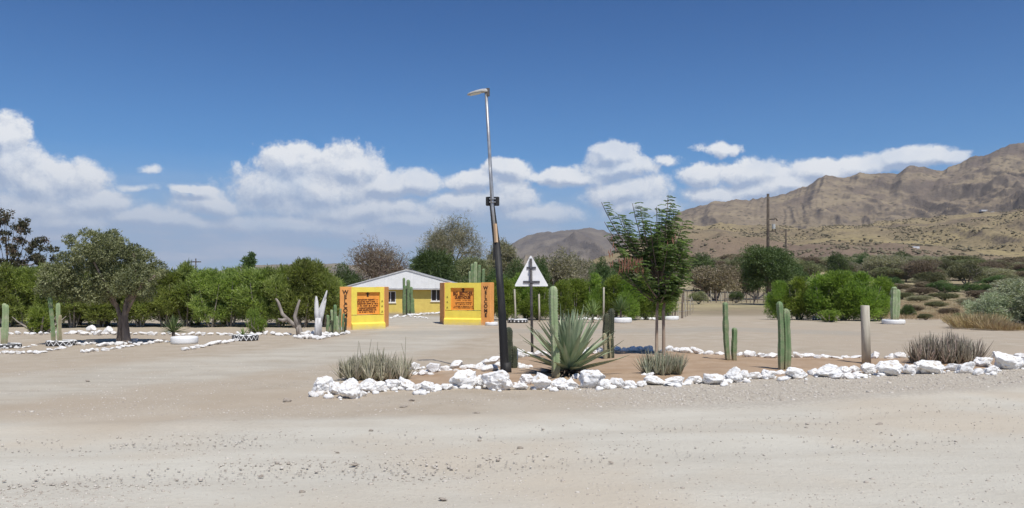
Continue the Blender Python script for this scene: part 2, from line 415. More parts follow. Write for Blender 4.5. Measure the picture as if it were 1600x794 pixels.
def build_ground():
    xs = axis(-17, 19, 0.14, -9000, 9000, 1.10); ys = axis(4.5, 42, 0.14, -60, 9000, 1.085)
    X, Y = np.meshgrid(xs, ys); Z = gh(X, Y)
    road, track, trackr, bed, gravel = ground_masks(X, Y)
    # wheel ruts worn into the road and the drive
    ey = np.interp(X, [p[0] for p in ROAD_EDGE], [p[1] for p in ROAD_EDGE])
    off = ey - Y
    Z = Z - 0.018 * np.exp(-((off - 1.3) / .35) ** 2) - 0.018 * np.exp(-((off - 2.9) / .35) ** 2) + 0.03 * np.exp(-((off - .1) / .3) ** 2)
    Z = Z + bed * 0.03 * sst((fbm(X * 3, Y * 3, 2, 3)) * 1.2)
    V = np.stack([X, Y, Z], -1).reshape(-1, 3); nx = len(xs); ny = len(ys)
    i = np.arange(nx * ny).reshape(ny, nx)
    Fc = np.stack([i[:-1, :-1], i[:-1, 1:], i[1:, 1:], i[1:, :-1]], -1).reshape(-1, 4)
    me = np_mesh('ground', V, Fc, None, True)
    for nm, a in (('road', road), ('track', track), ('trackr', trackr), ('bed', bed), ('gravel', gravel)):
        at_ = me.attributes.new(nm, 'FLOAT', 'POINT'); at_.data.foreach_set('value', a.astype(np.float32).ravel())
    m = bpy.data.materials.new('dusty_ground'); m.use_nodes = True; N = NT(m.node_tree); m.node_tree.nodes.clear()
    out = N.n('ShaderNodeOutputMaterial'); p = N.n('ShaderNodeBsdfPrincipled'); N.l(p.outputs[0], out.inputs[0])
    p.inputs['Roughness'].default_value = .95; p.inputs['Specular IOR Level'].default_value = .12
    geo = N.n('ShaderNodeNewGeometry'); pos = geo.outputs['Position']
    A = lambda nm: N.n('ShaderNodeAttribute', attribute_name=nm).outputs['Fac']
    big = N.noise(pos, .22, 4, .55); mid = N.noise(pos, 1.3, 5, .6); fine = N.noise(pos, 14, 5, .65); grit = N.noise(pos, 70, 3, .7)
    streak = N.noise(N.vm('MULTIPLY', pos, (.30, 1.15, 1)), 1.1, 6, .62, .6)
    sand = N.mix(N.ss(mid, .3, .7), rgb(.38, .318, .238), rgb(.47, .408, .322))
    sand = N.mix(N.ss(big, .35, .65), sand, rgb(.425, .355, .27))
    pale = N.mix(N.ss(streak, .3, .7), rgb(.505, .47, .395), rgb(.575, .545, .465))
    pale = N.mix(N.ss(big, .42, .62, 0, .75), pale, rgb(.52, .45, .35))
    c = N.mix(N.m('MULTIPLY', A('track'), N.ss(mid, .2, .6, .45, .95)), sand, N.mix(N.ss(streak, .35, .65), rgb(.43, .39, .32), rgb(.51, .47, .39)))
    c = N.mix(N.m('MULTIPLY', A('trackr'), N.ss(mid, .25, .6, .10, .6)), c, rgb(.35, .325, .275))
    c = N.mix(A('road'), c, pale)
    c = N.mix(A('bed'), c, N.mix(N.ss(mid, .3, .7), rgb(.36, .25, .16), rgb(.44, .325, .225)))
    vor = N.n('ShaderNodeTexVoronoi'); vor.inputs['Scale'].default_value = 34; N.l(pos, vor.inputs['Vector'])
    grey = N.mix(vor.outputs['Color'], rgb(.24, .21, .185), rgb(.52, .475, .42))
    gz = N.n('ShaderNodeSeparateColor'); N.l(vor.outputs['Color'], gz.inputs[0])
    grey = N.mix(gz.outputs[0], rgb(.36, .32, .265), rgb(.57, .53, .45))
    c = N.mix(N.m('MULTIPLY', A('gravel'), N.ss(fine, .35, .6, .35, .85)), c, grey)
    c = N.mix(N.ss(fine, .55, .78, 0, .22), c, rgb(.27, .215, .165))
    c = N.mix(N.ss(grit, .60, .75, 0, .35), c, rgb(.20, .17, .14))
    c = N.mix(N.ss(grit, .42, .30, 0, .30), c, rgb(.66, .61, .54))
    # farther out: dry grass and bare soil
    sy = N.n('ShaderNodeSeparateXYZ'); N.l(pos, sy.inputs[0])
    fn = N.noise(N.vm('MULTIPLY', pos, (1, .45, 1)), .05, 5, .6)
    dry = N.mix(N.ss(fn, .38, .62), rgb(.28, .225, .15), rgb(.40, .335, .195))
    c = N.mix(N.ss(sy.outputs[1], 45, 80), c, N.mix(N.ss(N.noise(pos, .4, 5, .7), .45, .62, 0, .55), dry, rgb(.19, .175, .105)))
    N.l(c, p.inputs['Base Color'])
    b = N.n('ShaderNodeBump'); b.inputs['Strength'].default_value = .75; b.inputs['Distance'].default_value = .03
    hgt = N.m('ADD', N.m('MULTIPLY', fine, .7), N.m('ADD', N.m('MULTIPLY', grit, .35), N.m('MULTIPLY', streak, .12)))
    N.l(hgt, b.inputs['Height']); N.l(b.outputs[0], p.inputs['Normal'])
    me.materials.append(m)
    o = link('ground', me); tag(o, 'pale dusty gravel road and sandy yard with wheel tracks', kind='structure')
build_ground()

# ------------------------------------------------------------------ hills
def hill_mesh(name, crest, D0, D1, amp, nsc, seed, mat_, pxs, ny, base_fn, power=1.3, tail=1.35):
    px = np.linspace(pxs[0], pxs[1], pxs[2]); cy = np.interp(px, [c[0] for c in crest], [c[1] for c in crest])
    cy = cy + (fbm(px / 23.0, px * 0 + seed, 4, seed) - .5) * 7 * np.clip((440 - cy) / 60, 0, 1) + (fbm(px / 6.0, px * 0 + seed, 3, seed + 1) - .5) * 3.2 * np.clip((440 - cy) / 60, 0, 1)
    s = np.linspace(0, 1, ny); Dm = D0 + (D1 - D0) * s
    back = np.linspace(D1, D1 * tail, 8)[1:]
    Ds = np.concatenate([Dm, back])
    PX, DD = np.meshgrid(px, Ds); Xw = (PX - 800) / F_PX * DD
    top = H_CAM + (HOR - cy) / F_PX * D1
    b0 = base_fn(Xw[0], Dm[0])
    sp = np.concatenate([s ** power, np.linspace(1, .0, len(back))])
    # the flanks do not repeat the skyline straight down: the crest shape is smoothed and shifted sideways as it descends
    K = max(9, len(px) // 9); ker = np.hanning(K); ker /= ker.sum(); tp = np.concatenate([np.full(K, top[0]), top, np.full(K, top[-1])])
    smooth = np.convolve(tp, ker, 'same')[K:-K]; low = np.concatenate([1 - s, np.linspace(0, .6, len(back))])[:, None]
    sh = PX + low * (70 * (fbm(PX / 90, DD / nsc * .5, 3, seed + 5) - .5) * 2 + 60)
    T = np.interp(sh, px, top) * np.clip(1 - low * 3.0, 0, 1) + np.interp(sh, px, smooth) * (1 - np.clip(1 - low * 3.0, 0, 1))
    Z = b0[None, :] + (T - b0[None, :]) * sp[:, None]
    rel = np.clip((top - b0) / max((top - b0).max(), 1e-3), .05, 1)[None, :]
    # spurs and gullies running down towards the viewer, plus rougher rock
    warp = fbm(Xw / nsc * .7, DD / nsc * .5, 3, seed + 2)
    g = ridged(Xw / nsc + warp * 1.3, DD / nsc * .28 + warp, 7, seed + 3)
    env = np.concatenate([np.sin(np.pi * np.clip(s, 0, 1) ** 1.2) * .95 + .12, np.linspace(.12, .1, len(back))])[:, None]
    env[0] = 0
    Z = Z + amp * (g - .62) * env * rel + amp * .32 * (fbm(Xw / nsc * 4, DD / nsc * 4, 5, seed + 9) - .5) * env * rel
    Z[0] -= 3
    V = np.stack([Xw, DD, Z], -1).reshape(-1, 3); nx = len(px); n = len(Ds)
    i = np.arange(nx * n).reshape(n, nx)
    Fc = np.stack([i[:-1, :-1], i[:-1, 1:], i[1:, 1:], i[1:, :-1]], -1).reshape(-1, 4)
    me = np_mesh(name, V, Fc, mat_, True); o = link(name, me)
    return o, (px, Ds, Z)
def hill_mat(name, low, low2, high, high2, zlo, zhi, scale, spots=None, spot_scale=.02, brown=None):
    m = bpy.data.materials.new(name); m.use_nodes = True; N = NT(m.node_tree); m.node_tree.nodes.clear()
    out = N.n('ShaderNodeOutputMaterial'); p = N.n('ShaderNodeBsdfPrincipled'); N.l(p.outputs[0], out.inputs[0])
    p.inputs['Roughness'].default_value = .95; p.inputs['Specular IOR Level'].default_value = .1
    geo = N.n('ShaderNodeNewGeometry'); pos = geo.outputs['Position']
    s = N.n('ShaderNodeSeparateXYZ'); N.l(pos, s.inputs[0])
    n1 = N.noise(pos, scale, 6, .62); n2 = N.noise(pos, scale * 5, 5, .65)
    a = N.mix(N.ss(n1, .38, .62), low, low2); b = N.mix(N.ss(n1, .36, .64), high, high2)
    z = N.m('ADD', s.outputs[2], N.m('MULTIPLY', N.m('SUBTRACT', n1, .5), (zhi - zlo) * 1.2))
    c = N.mix(N.ss(z, zlo, zhi), a, b)
    c = N.mix(N.ss(n2, .52, .70, 0, .45), c, N.mix(1.0, c, rgb(.55, .55, .58), 'MULTIPLY'))
    if spots:
        v = N.n('ShaderNodeTexVoronoi'); v.inputs['Scale'].default_value = spot_scale; N.l(pos, v.inputs['Vector'])
        c = N.mix(N.ss(v.outputs['Distance'], .30, .18, 0, .8), c, spots)
    if brown:
        xx = N.m('ADD', s.outputs[0], N.m('MULTIPLY', N.m('SUBTRACT', N.noise(pos, scale * .6, 4, .6), .5), 260)); yy_ = N.ss(s.outputs[1], 560, 760, 1, 0)
        c = N.mix(N.m('MULTIPLY', N.ss(xx, 330, 200, 0, .85), yy_), c, brown)
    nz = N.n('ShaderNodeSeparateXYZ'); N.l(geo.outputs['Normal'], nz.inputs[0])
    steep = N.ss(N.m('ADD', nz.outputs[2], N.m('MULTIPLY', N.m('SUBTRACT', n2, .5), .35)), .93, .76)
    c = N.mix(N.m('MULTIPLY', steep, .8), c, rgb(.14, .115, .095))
    N.l(c, p.inputs['Base Color'])
    bm_ = N.n('ShaderNodeBump'); bm_.inputs['Strength'].default_value = .6; bm_.inputs['Distance'].default_value = .15 / scale
    N.l(N.noise(pos, scale * 3, 7, .65), bm_.inputs['Height']); N.l(bm_.outputs[0], p.inputs['Normal'])
    return m
zero = lambda x, d: x * 0 - 4.0
def ground_under(x, d): return gh_base(x, np.full_like(x, d)) - .6
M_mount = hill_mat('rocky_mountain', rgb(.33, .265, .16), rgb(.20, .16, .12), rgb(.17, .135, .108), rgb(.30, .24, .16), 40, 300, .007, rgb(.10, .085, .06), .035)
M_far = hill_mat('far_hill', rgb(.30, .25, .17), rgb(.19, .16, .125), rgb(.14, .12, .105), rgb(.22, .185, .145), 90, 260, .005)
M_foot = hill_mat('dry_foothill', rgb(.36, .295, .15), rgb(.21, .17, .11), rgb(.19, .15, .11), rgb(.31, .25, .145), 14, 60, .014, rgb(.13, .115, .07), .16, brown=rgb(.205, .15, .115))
o, _ = hill_mesh('distant_hills', [(-700, 430), (0, 440), (250, 437), (330, 425), (390, 414), (520, 411), (640, 420), (740, 424), (775, 402), (800, 380), (825, 367), (850, 362), (880, 357), (925, 357), (960, 366), (1010, 372), (1080, 378), (1200, 392), (1500, 430), (2300, 440)],
                 2600, 5200, 260, 520, 11, M_far, (-700, 1700, 620), 90, zero)
tag(o, 'low blue-grey hills far beyond the trees', kind='structure')
o, MT = hill_mesh('mountain_range', [(900, 436), (980, 412), (1030, 362), (1060, 331), (1090, 320), (1150, 311), (1195, 309), (1230, 299), (1262, 289), (1290, 272), (1330, 275), (1345, 270), (1402, 272), (1422, 257), (1465, 262), (1500, 253), (1540, 237), (1575, 222), (1600, 219), (1680, 196), (1800, 205), (2000, 180), (2400, 260)],
                  1000, 3000, 250, 400, 23, M_mount, (900, 2400, 900), 210, lambda x, d: x * 0 + 8.0, power=1.55)
tag(o, 'rocky brown mountain range rising to the right', kind='structure')
o, FT = hill_mesh('foothills', [(860, 436), (930, 416), (990, 385), (1030, 364), (1070, 353), (1120, 350), (1200, 350), (1260, 356), (1330, 352), (1400, 343), (1500, 335), (1600, 326), (1900, 320), (2400, 350)],
                  330, 1000, 26, 90, 37, M_foot, (860, 2400, 460), 110, ground_under, power=1.1)
tag(o, 'tan and brown scrubby foothills in front of the mountains', kind='structure')

# ------------------------------------------------------------------ foliage tools
def unit(v): return v / np.maximum(np.linalg.norm(v, axis=-1, keepdims=True), 1e-9)
def leaf_quads(P, D, L, Wd, rng, fold=.25, droop=0.0):
    n = len(P); D = unit(D); L = np.broadcast_to(L, (n,))[:, None]; Wd = np.broadcast_to(Wd, (n,))[:, None]
    side = unit(np.cross(D, unit(rng.normal(size=(n, 3)) + np.array([0, 0, .6])))); up = np.cross(side, D)
    mid = P + D * L * .5 + up * L * .06
    tip = P + D * L + np.array([0, 0, -1.0]) * L * droop
    V = np.stack([P, mid + side * Wd / 2, tip, mid - side * Wd / 2], 1).reshape(-1, 3)
    Fc = np.arange(n * 4).reshape(n, 4)
    return V, Fc
def blob_tips(blobs, n, rng, lo=.45, hi=1.05, upbias=.15):
    C_ = np.array([b[0] for b in blobs]); Rr = np.array([b[1] for b in blobs])
    w = (Rr[:, 0] * Rr[:, 1] * Rr[:, 2]) ** .67; w = w / w.sum()
    k = rng.choice(len(blobs), n, p=w)
    d = unit(rng.normal(size=(n, 3))); d[:, 2] += upbias; d = unit(d)
    rr = lo + (hi - lo) * rng.random(n) ** .6
    P = C_[k] + d * Rr[k] * rr[:, None]
    return P, d, k
def foliage(name, blobs, n, per, L, Wd, mat_, parent, rng, spread=.7, up=.25, lo=.45, hi=1.05, droop=0.0, zmin=.05):
    P, d, k = blob_tips(blobs, n, rng, lo, hi)
    btint = rng.random(len(blobs))
    Pp = np.repeat(P, per, 0); dd = np.repeat(d, per, 0); kk = np.repeat(k, per)
    Pp = Pp + rng.normal(size=Pp.shape) * L * .25
    D = dd * .8 + rng.normal(size=dd.shape) * spread + np.array([0, 0, up])
    ok = Pp[:, 2] > zmin; Pp, D, kk = Pp[ok], D[ok], kk[ok]
    Ls = L * (.7 + .6 * rng.random(len(Pp)))
    V, Fc = leaf_quads(Pp, D, Ls, Wd * (.8 + .4 * rng.random(len(Pp))), rng, droop=droop)
    tint = np.clip(.55 * rng.random(len(Pp)) + .45 * btint[kk], 0, 1)
    me = np_mesh(name, V, Fc, mat_, False, tint)
    return link(name, me, parent)
def branches(mb, rng, p, d, L, r, depth, kids, ends, spread=.55, up=.15, taper=.62, shrink=.72, nseg=3, wander=.18, n0=7, mid=None):
    pts = [Vector(p)]; d = Vector(d).normalized(); q = Vector(p); rads = [r]
    for i in range(nseg):
        d = (d + Vector(rng.normal(size=3)) * wander + Vector((0, 0, up * .3))).normalized()
        q = q + d * (L / nseg); pts.append(q.copy()); rads.append(r * (1 - (1 - taper) * (i + 1) / nseg))
        if mid is not None and depth <= 2: mid.append(q.copy())
    mb.tube(pts, rads, max(3, n0), cap=False)
    if depth == 0: ends.append((q.copy(), d.copy())); return
    k = kids if isinstance(kids, int) else kids[min(len(kids) - 1, depth - 1)]
    a0 = rng.random() * 6.28
    for j in range(k):
        a = a0 + 6.28 * j / k + rng.normal() * .35
        t = d.cross(Vector((0, 0, 1)) if abs(d.z) < .95 else Vector((1, 0, 0))).normalized(); b = d.cross(t)
        nd = (d + (t * math.cos(a) + b * math.sin(a)) * spread * (.7 + .6 * rng.random()) + Vector((0, 0, up))).normalized()
        branches(mb, rng, q, nd, L * shrink * (.8 + .4 * rng.random()), r * taper * (.85 if k > 1 else 1), depth - 1, kids, ends, spread, up, taper, shrink, nseg, wander, max(3, n0 - 1), mid)

# ------------------------------------------------------------------ rocks
def ico(sub):
    t = (1 + 5 ** .5) / 2
    v = [(-1, t, 0), (1, t, 0), (-1, -t, 0), (1, -t, 0), (0, -1, t), (0, 1, t), (0, -1, -t), (0, 1, -t), (t, 0, -1), (t, 0, 1), (-t, 0, -1), (-t, 0, 1)]
    f = [(0, 11, 5), (0, 5, 1), (0, 1, 7), (0, 7, 10), (0, 10, 11), (1, 5, 9), (5, 11, 4), (11, 10, 2), (10, 7, 6), (7, 1, 8), (3, 9, 4), (3, 4, 2), (3, 2, 6), (3, 6, 8), (3, 8, 9), (4, 9, 5), (2, 4, 11), (6, 2, 10), (8, 6, 7), (9, 8, 1)]
    v = [Vector(x).normalized() for x in v]
    for _ in range(sub):
        c = {}; nf = []
        def mp(a, b):
            k = (min(a, b), max(a, b))
            if k not in c: v.append(((v[a] + v[b]) / 2).normalized()); c[k] = len(v) - 1
            return c[k]
        for (a, b, d) in f:
            x, y, z = mp(a, b), mp(b, d), mp(d, a); nf += [(a, x, z), (b, y, x), (d, z, y), (x, y, z)]
        f = nf
    return np.array([tuple(x) for x in v]), np.array(f)
ICO = [ico(i) for i in range(5)]
def rock_mesh(name, seed, sub, mat_, cuts=15, rough=.13):
    rng = np.random.default_rng(seed); V, Fc = ICO[sub]; V = V.copy()
    for _ in range(cuts):
        n = unit(rng.normal(size=3)); h = .52 + .35 * rng.random()
        d = V @ n - h; m_ = d > 0; V[m_] -= np.outer(d[m_], n) * .92
    for i, p in enumerate(V):
        q = Vector(p) * 1.7 + Vector((seed * 3.1, 0, 0))
        V[i] = p * (1 + rough * mnoise.noise(q) * 2 + rough * .7 * mnoise.noise(q * 3.1) + rough * .35 * mnoise.noise(q * 7.3))
    lo = V.min(0); hi = V.max(0); V = (V - (lo + hi) / 2) / (hi - lo)       # unit box, sits -.5..+.5
    me = np_mesh(name, V, Fc, mat_, True)
    me.set_sharp_from_angle(angle=R(34))
    return me
ROCKS_BIG = [rock_mesh('painted_rock', 100 + i, 4, M_white_rock) for i in range(14)]
ROCKS_SMALL = [rock_mesh('painted_rock', 200 + i, 2, M_white_rock) for i in range(8)]
rk = random.Random(5)
def rock(px, py, w, h, label, group, big=True, tilt=8, name='painted_rock', Yfix=None, meshes=None, flat=None):
    p = pick(px, py) if Yfix is None else at(px, Yfix)
    W_, H_ = wdt(w, p.y) * 1.16, wdt(h, p.y) * 1.02
    D_ = flat or (min(W_, max(H_ * 1.1, W_ * .55)) * (.8 + .35 * rk.random()))
    o = link(name, (meshes or (ROCKS_BIG if big else ROCKS_SMALL))[rk.randrange(len(meshes or (ROCKS_BIG if big else ROCKS_SMALL)))])
    o.scale = (W_, D_, H_ * 1.12)
    o.rotation_euler = (R(rk.uniform(-6, 6)), R(rk.uniform(-tilt, tilt)), R(rk.choice((0, 180)) + rk.uniform(-22, 22)))
    o.location = (p.x, p.y + D_ * .35, p.z + H_ * .44)
    tag(o, label, 'rock', group); return o
def ordn(i):
    o = ['first', 'second', 'third', 'fourth', 'fifth', 'sixth', 'seventh', 'eighth', 'ninth', 'tenth', 'eleventh', 'twelfth', 'thirteenth', 'fourteenth', 'fifteenth', 'sixteenth', 'seventeenth', 'eighteenth', 'nineteenth']
    if i < 19: return o[i]
    t, u = divmod(i + 1, 10)
    return {2: 'twentieth', 3: 'thirtieth', 4: 'fortieth'}[t] if u == 0 else {2: 'twenty', 3: 'thirty', 4: 'forty'}[t] + '-' + o[u - 1]
ORD = ['first', 'second', 'third', 'fourth', 'fifth', 'sixth', 'seventh', 'eighth', 'ninth', 'tenth', 'eleventh', 'twelfth', 'thirteenth', 'fourteenth', 'fifteenth', 'sixteenth', 'seventeenth', 'eighteenth', 'nineteenth', 'twentieth']
def row_labels(items, marks, row):
    """label every rock by its size and its count from the nearest landmark along its row"""
    res = []
    xs = [i[0] for i in items]
    for (x, y, w, h) in items:
        mk = min(marks, key=lambda m_: abs(m_[0] - x)); side = 'right' if x >= mk[0] else 'left'
        n = sum(1 for q in xs if (mk[0] <= q < x) or (x < q < mk[0]))
        size = 'large' if w * h > 600 else ('medium' if w * h > 260 else 'small')
        shape = 'flat' if w > 2.1 * h else ('upright' if h > 1.05 * w else 'lumpy')
        res.append('%s %s white rock, %s, %s %s of %s' % (size, shape, row, ORD[n], side, mk[1]))
    return res
FRONT = [(489, 620, 15, 9), (505, 615, 32, 27), (522, 617, 17, 20), (543, 623, 33, 31), (566, 619, 14, 9), (573, 613, 30, 20), (592, 613, 24, 17), (612, 611, 26, 16), (632, 611, 26, 18),
 (653, 611, 14, 11), (667, 613, 21, 16), (659, 617, 12, 8), (684, 609, 18, 9), (698, 609, 15, 10), (724, 608, 41, 28), (750, 606, 13, 20), (776, 610, 44, 30), (812, 609, 22, 11),
 (823, 602, 19, 17), (845, 609, 30, 25), (875, 609, 27, 18), (893, 608, 21, 16), (903, 592, 16, 9), (925, 607, 38, 28), (946, 609, 18, 16), (966, 606, 21, 16), (985, 606, 20, 12), (1002, 605, 15, 10),
 (1025, 602, 32, 14), (1016, 591, 12, 8), (1057, 603, 33, 15), (1086, 600, 25, 12), (1116, 601, 29, 18), (1134, 597, 12, 11), (1149, 598, 23, 24), (1164, 594, 13, 15), (1180, 593, 22, 11), (1203, 593, 24, 14),
 (1220, 587, 17, 9), (1224, 597, 15, 8), (1246, 592, 37, 17), (1273, 588, 15, 13), (1297, 590, 35, 20), (1322, 586, 19, 14), (1310, 593, 16, 9), (1330, 592, 20, 10), (1344, 591, 16, 8), (1337, 583, 16, 12),
 (1360, 585, 25, 17), (1392, 588, 36, 24), (1426, 585, 22, 16), (1456, 585, 44, 21), (1491, 580, 21, 12), (1512, 584, 26, 17), (1530, 586, 18, 10), (1541, 575, 27, 17), (1553, 584, 24, 12), (1580, 578, 44, 25),
 (1604, 577, 30, 20), (1636, 574, 36, 20), (1668, 572, 28, 16)]
BACK = [(648, 579, 14, 12), (660, 588, 17, 10), (677, 584, 21, 16), (695, 582, 15, 10), (712, 577, 19, 13), (726, 578, 13, 8), (738, 578, 17, 9), (752, 578, 20, 12), (758, 569, 14, 7), (771, 568, 20, 11),
 (765, 581, 24, 11), (779, 576, 13, 10), (807, 576, 18, 9), (820, 578, 13, 7), (811, 558, 19, 14), (826, 558, 14, 9), (840, 557, 13, 10), (849, 556, 12, 9), (913, 554, 12, 8), (925, 554, 15, 10), (938, 552, 13, 9), (964, 551, 11, 9), (975, 552, 13, 8), (988, 550, 15, 9),
 (1001, 549, 13, 8), (1014, 549, 14, 9), (1046, 549, 14, 9), (1059, 552, 14, 9), (1071, 553, 17, 10), (1090, 554, 19, 10), (1108, 556, 16, 8), (1125, 556, 16, 7), (1157, 557, 11, 7), (1172, 559, 21, 11), (1189, 559, 13, 8), (1206, 560, 22, 9),
 (1233, 560, 12, 6), (1248, 560, 15, 9), (1266, 560, 18, 8), (1279, 561, 12, 7), (1292, 560, 12, 6), (1308, 561, 18, 5), (1324, 560, 14, 5), (1339, 560, 18, 5), (1369, 561, 14, 13), (1390, 561, 13, 6), (1408, 560, 19, 10), (1560, 560, 16, 8), (1578, 561, 15, 7), (1597, 560, 16, 8)]
fl = row_labels(FRONT, [(520, 'left tip of the bed'), (790, 'black lamp post'), (866, 'tall pale cactus'), (1038, 'small aloe clump'), (1224, 'paired cactus'), (1353, 'wooden post'), (1560, 'big aloe clump')], 'front row')
for it, lb in zip(FRONT, fl):
    if it[1] < 592 and it[0] in (903, 1016): lb = lb.replace('front row', 'upper layer')
    rock(*it, lb, 'white rocks in the front row of the bed', big=it[2] * it[3] > 200, tilt=14)
bl = row_labels(BACK, [(650, 'left aloe clump'), (786, 'black lamp post'), (831, 'road sign post'), (945, 'dark cactus pair'), (1033, 'feathery tree'), (1140, 'two-stemmed cactus'), (1222, 'paired cactus'), (1353, 'wooden post'), (1500, 'big aloe clump')], 'back row')
for it, lb in zip(BACK, bl): rock(*it, lb, 'white rocks in the back row of the bed', big=False, tilt=12)
def rubble():
    rng = np.random.default_rng(19); V0, F0 = ICO[1]; VV = []; b = 0; FF = []
    for row, n, sp in ((FRONT, 420, .16), (BACK, 240, .10)):
        for i in range(n):
            it = row[rng.integers(len(row))]; p = pick(it[0] + rng.normal() * it[2] * .55, it[1] - 2); x = p.x; y = p.y + rng.normal() * sp; s_ = .018 + .05 * rng.random() ** 1.8
            v = V0 * (1 + .5 * (rng.random((len(V0), 1)) - .5)) * s_ * np.array([1.2, 1, .75]) + np.array([x, y, g1(x, y) + s_ * .35]); VV.append(v); FF.append(F0 + b); b += len(v)
    tag(link('white_rubble', np_mesh('white_rubble', np.concatenate(VV), np.concatenate(FF), M_white_rock)), 'white painted chips lying between the rocks of the bed', 'rubble', kind='stuff')
rubble()
def rock_line(pts, n, wr, hr, label, group, jit=2.0):
    L = [math.dist(a, b) for a, b in zip(pts[:-1], pts[1:])]; T = sum(L)
    for i in range(n):
        t = (i + .5) / n * T; k = 0
        while k < len(L) - 1 and t > L[k]: t -= L[k]; k += 1
        a, b = pts[k], pts[k + 1]; f = min(1, t / L[k])
        rock(a[0] + (b[0] - a[0]) * f + rk.uniform(-jit, jit), a[1] + (b[1] - a[1]) * f + rk.uniform(-.7, .7),
             rk.uniform(*wr), rk.uniform(*hr), label + ', %s from the left' % ordn(i), group, big=False, tilt=12)
rock_line([(-40, 554), (60, 553), (112, 542)], 15, (6, 13), (3, 6), 'small white rock, front left line', 'white rocks of the front left line')
rock_line([(-30, 548), (30, 545), (56, 541)], 10, (5, 10), (2, 4), 'small white rock, short line touching the dotted tyre', 'white rocks of the upper left line')
rock_line([(118, 541), (150, 538)], 5, (6, 10), (3, 5), 'small white rock between zigzag tyre and tree', 'white rocks between tyre and tree')
rock_line([(152, 541), (196, 538), (214, 536)], 9, (8, 15), (5, 8), 'white rock heaped round the thick tree foot', 'white rocks round the tree foot')
rock_line([(124, 552), (160, 548), (192, 543), (222, 539), (262, 535)], 18, (6, 12), (3, 6), 'small white rock, slanting line before the thick tree', 'white rocks slanting below the tree')
rock_line([(283, 549), (310, 544), (345, 538), (378, 533)], 14, (7, 13), (4, 6), 'small white rock, line leading to the bold zigzag tyre', 'white rocks leading to the bold zigzag tyre')
rock_line([(-20, 524), (150, 523), (300, 524), (452, 524)], 44, (6, 13), (3, 7), 'small white rock, line under the left hedge', 'white rocks under the left hedge')
rock_line([(458, 529), (500, 531), (545, 521)], 17, (6, 13), (4, 8), 'white rock edging the dead trunk bed', 'white rocks round the dead trunk')
rock_line([(470, 524), (500, 525), (535, 519)], 9, (7, 13), (5, 9), 'white rock inside the dead trunk bed', 'white rocks filling the trunk bed')
rock_line([(608, 498), (640, 494), (690, 490)], 14, (5, 9), (2, 4), 'tiny white rock, row before the yellow house', 'white rocks before the house')
rock_line([(640, 495), (668, 499)], 5, (4, 7), (2, 3), 'tiny white rock, spur on the house drive', 'white rocks of the drive spur')
rock_line([(905, 501), (940, 500)], 5, (6, 9), (3, 5), 'small white rock beside the pale yucca', 'white rocks by the pale yucca')
rock_line([(1000, 501), (1055, 499)], 6, (6, 10), (3, 5), 'small white rock at the middle hedge right end', 'white rocks at the hedge end')
for (x, y, w, h, lb) in [(75, 519, 17, 10, 'pale rounded rock under the hedge left of the zigzag tyre cacti'), (141, 518, 14, 10, 'white knobbly rock under the hedge left of the tree trunk'), (151, 524, 14, 8, 'grey-white rock beside the knobbly one near the trunk'), (167, 522, 12, 12, 'white upright rock pile just left of the tree trunk'), (130, 524, 13, 6, 'flat grey rock under the hedge halfway from cacti to tree trunk')]:
    rock(x, y, w, h, lb, 'larger rocks under the left hedge', big=False)

# loose stones one can single out on the road and yard
ST = [rock_mesh('loose_stone', 300 + i, 3, M_stone) for i in range(4)]
for (x, y, w, h, lb) in [(448, 628, 12, 6, 'brown loose stone on the sand left of the white rocks'), (692, 784, 13, 6, 'pale loose stone at the bottom edge of the road, left of centre'), (744, 650, 11, 4, 'dark flat stone on the gravel below the lamp post'),
    (630, 638, 12, 4, 'flat grey stone below the tall left aloe rocks'), (643, 628, 9, 4, 'small brown stone just below the front row'), (580, 675, 7, 3, 'small dark stone on the road left of centre'), (527, 710, 6, 3, 'tiny dark stone on the pale road left of the aloe'),
    (553, 729, 14, 4, 'flat pale stone on the lower left of the road'), (813, 701, 9, 4, 'small dark stone in the middle of the road'), (367, 660, 9, 4, 'dark stone among grey gravel on the left'), (136, 596, 7, 3, 'small dark stone on the left drive'),
    (407, 746, 8, 4, 'brown stone near the bottom left of the road'), (1375, 664, 10, 3, 'pale stone on the road edge at the right'), (472, 771, 9, 4, 'grey stone near the bottom edge left'), (955, 725, 8, 3, 'pale stone on the road right of centre')]:
    rock(x, y, w, h, lb, None, name='loose_stone', meshes=ST)

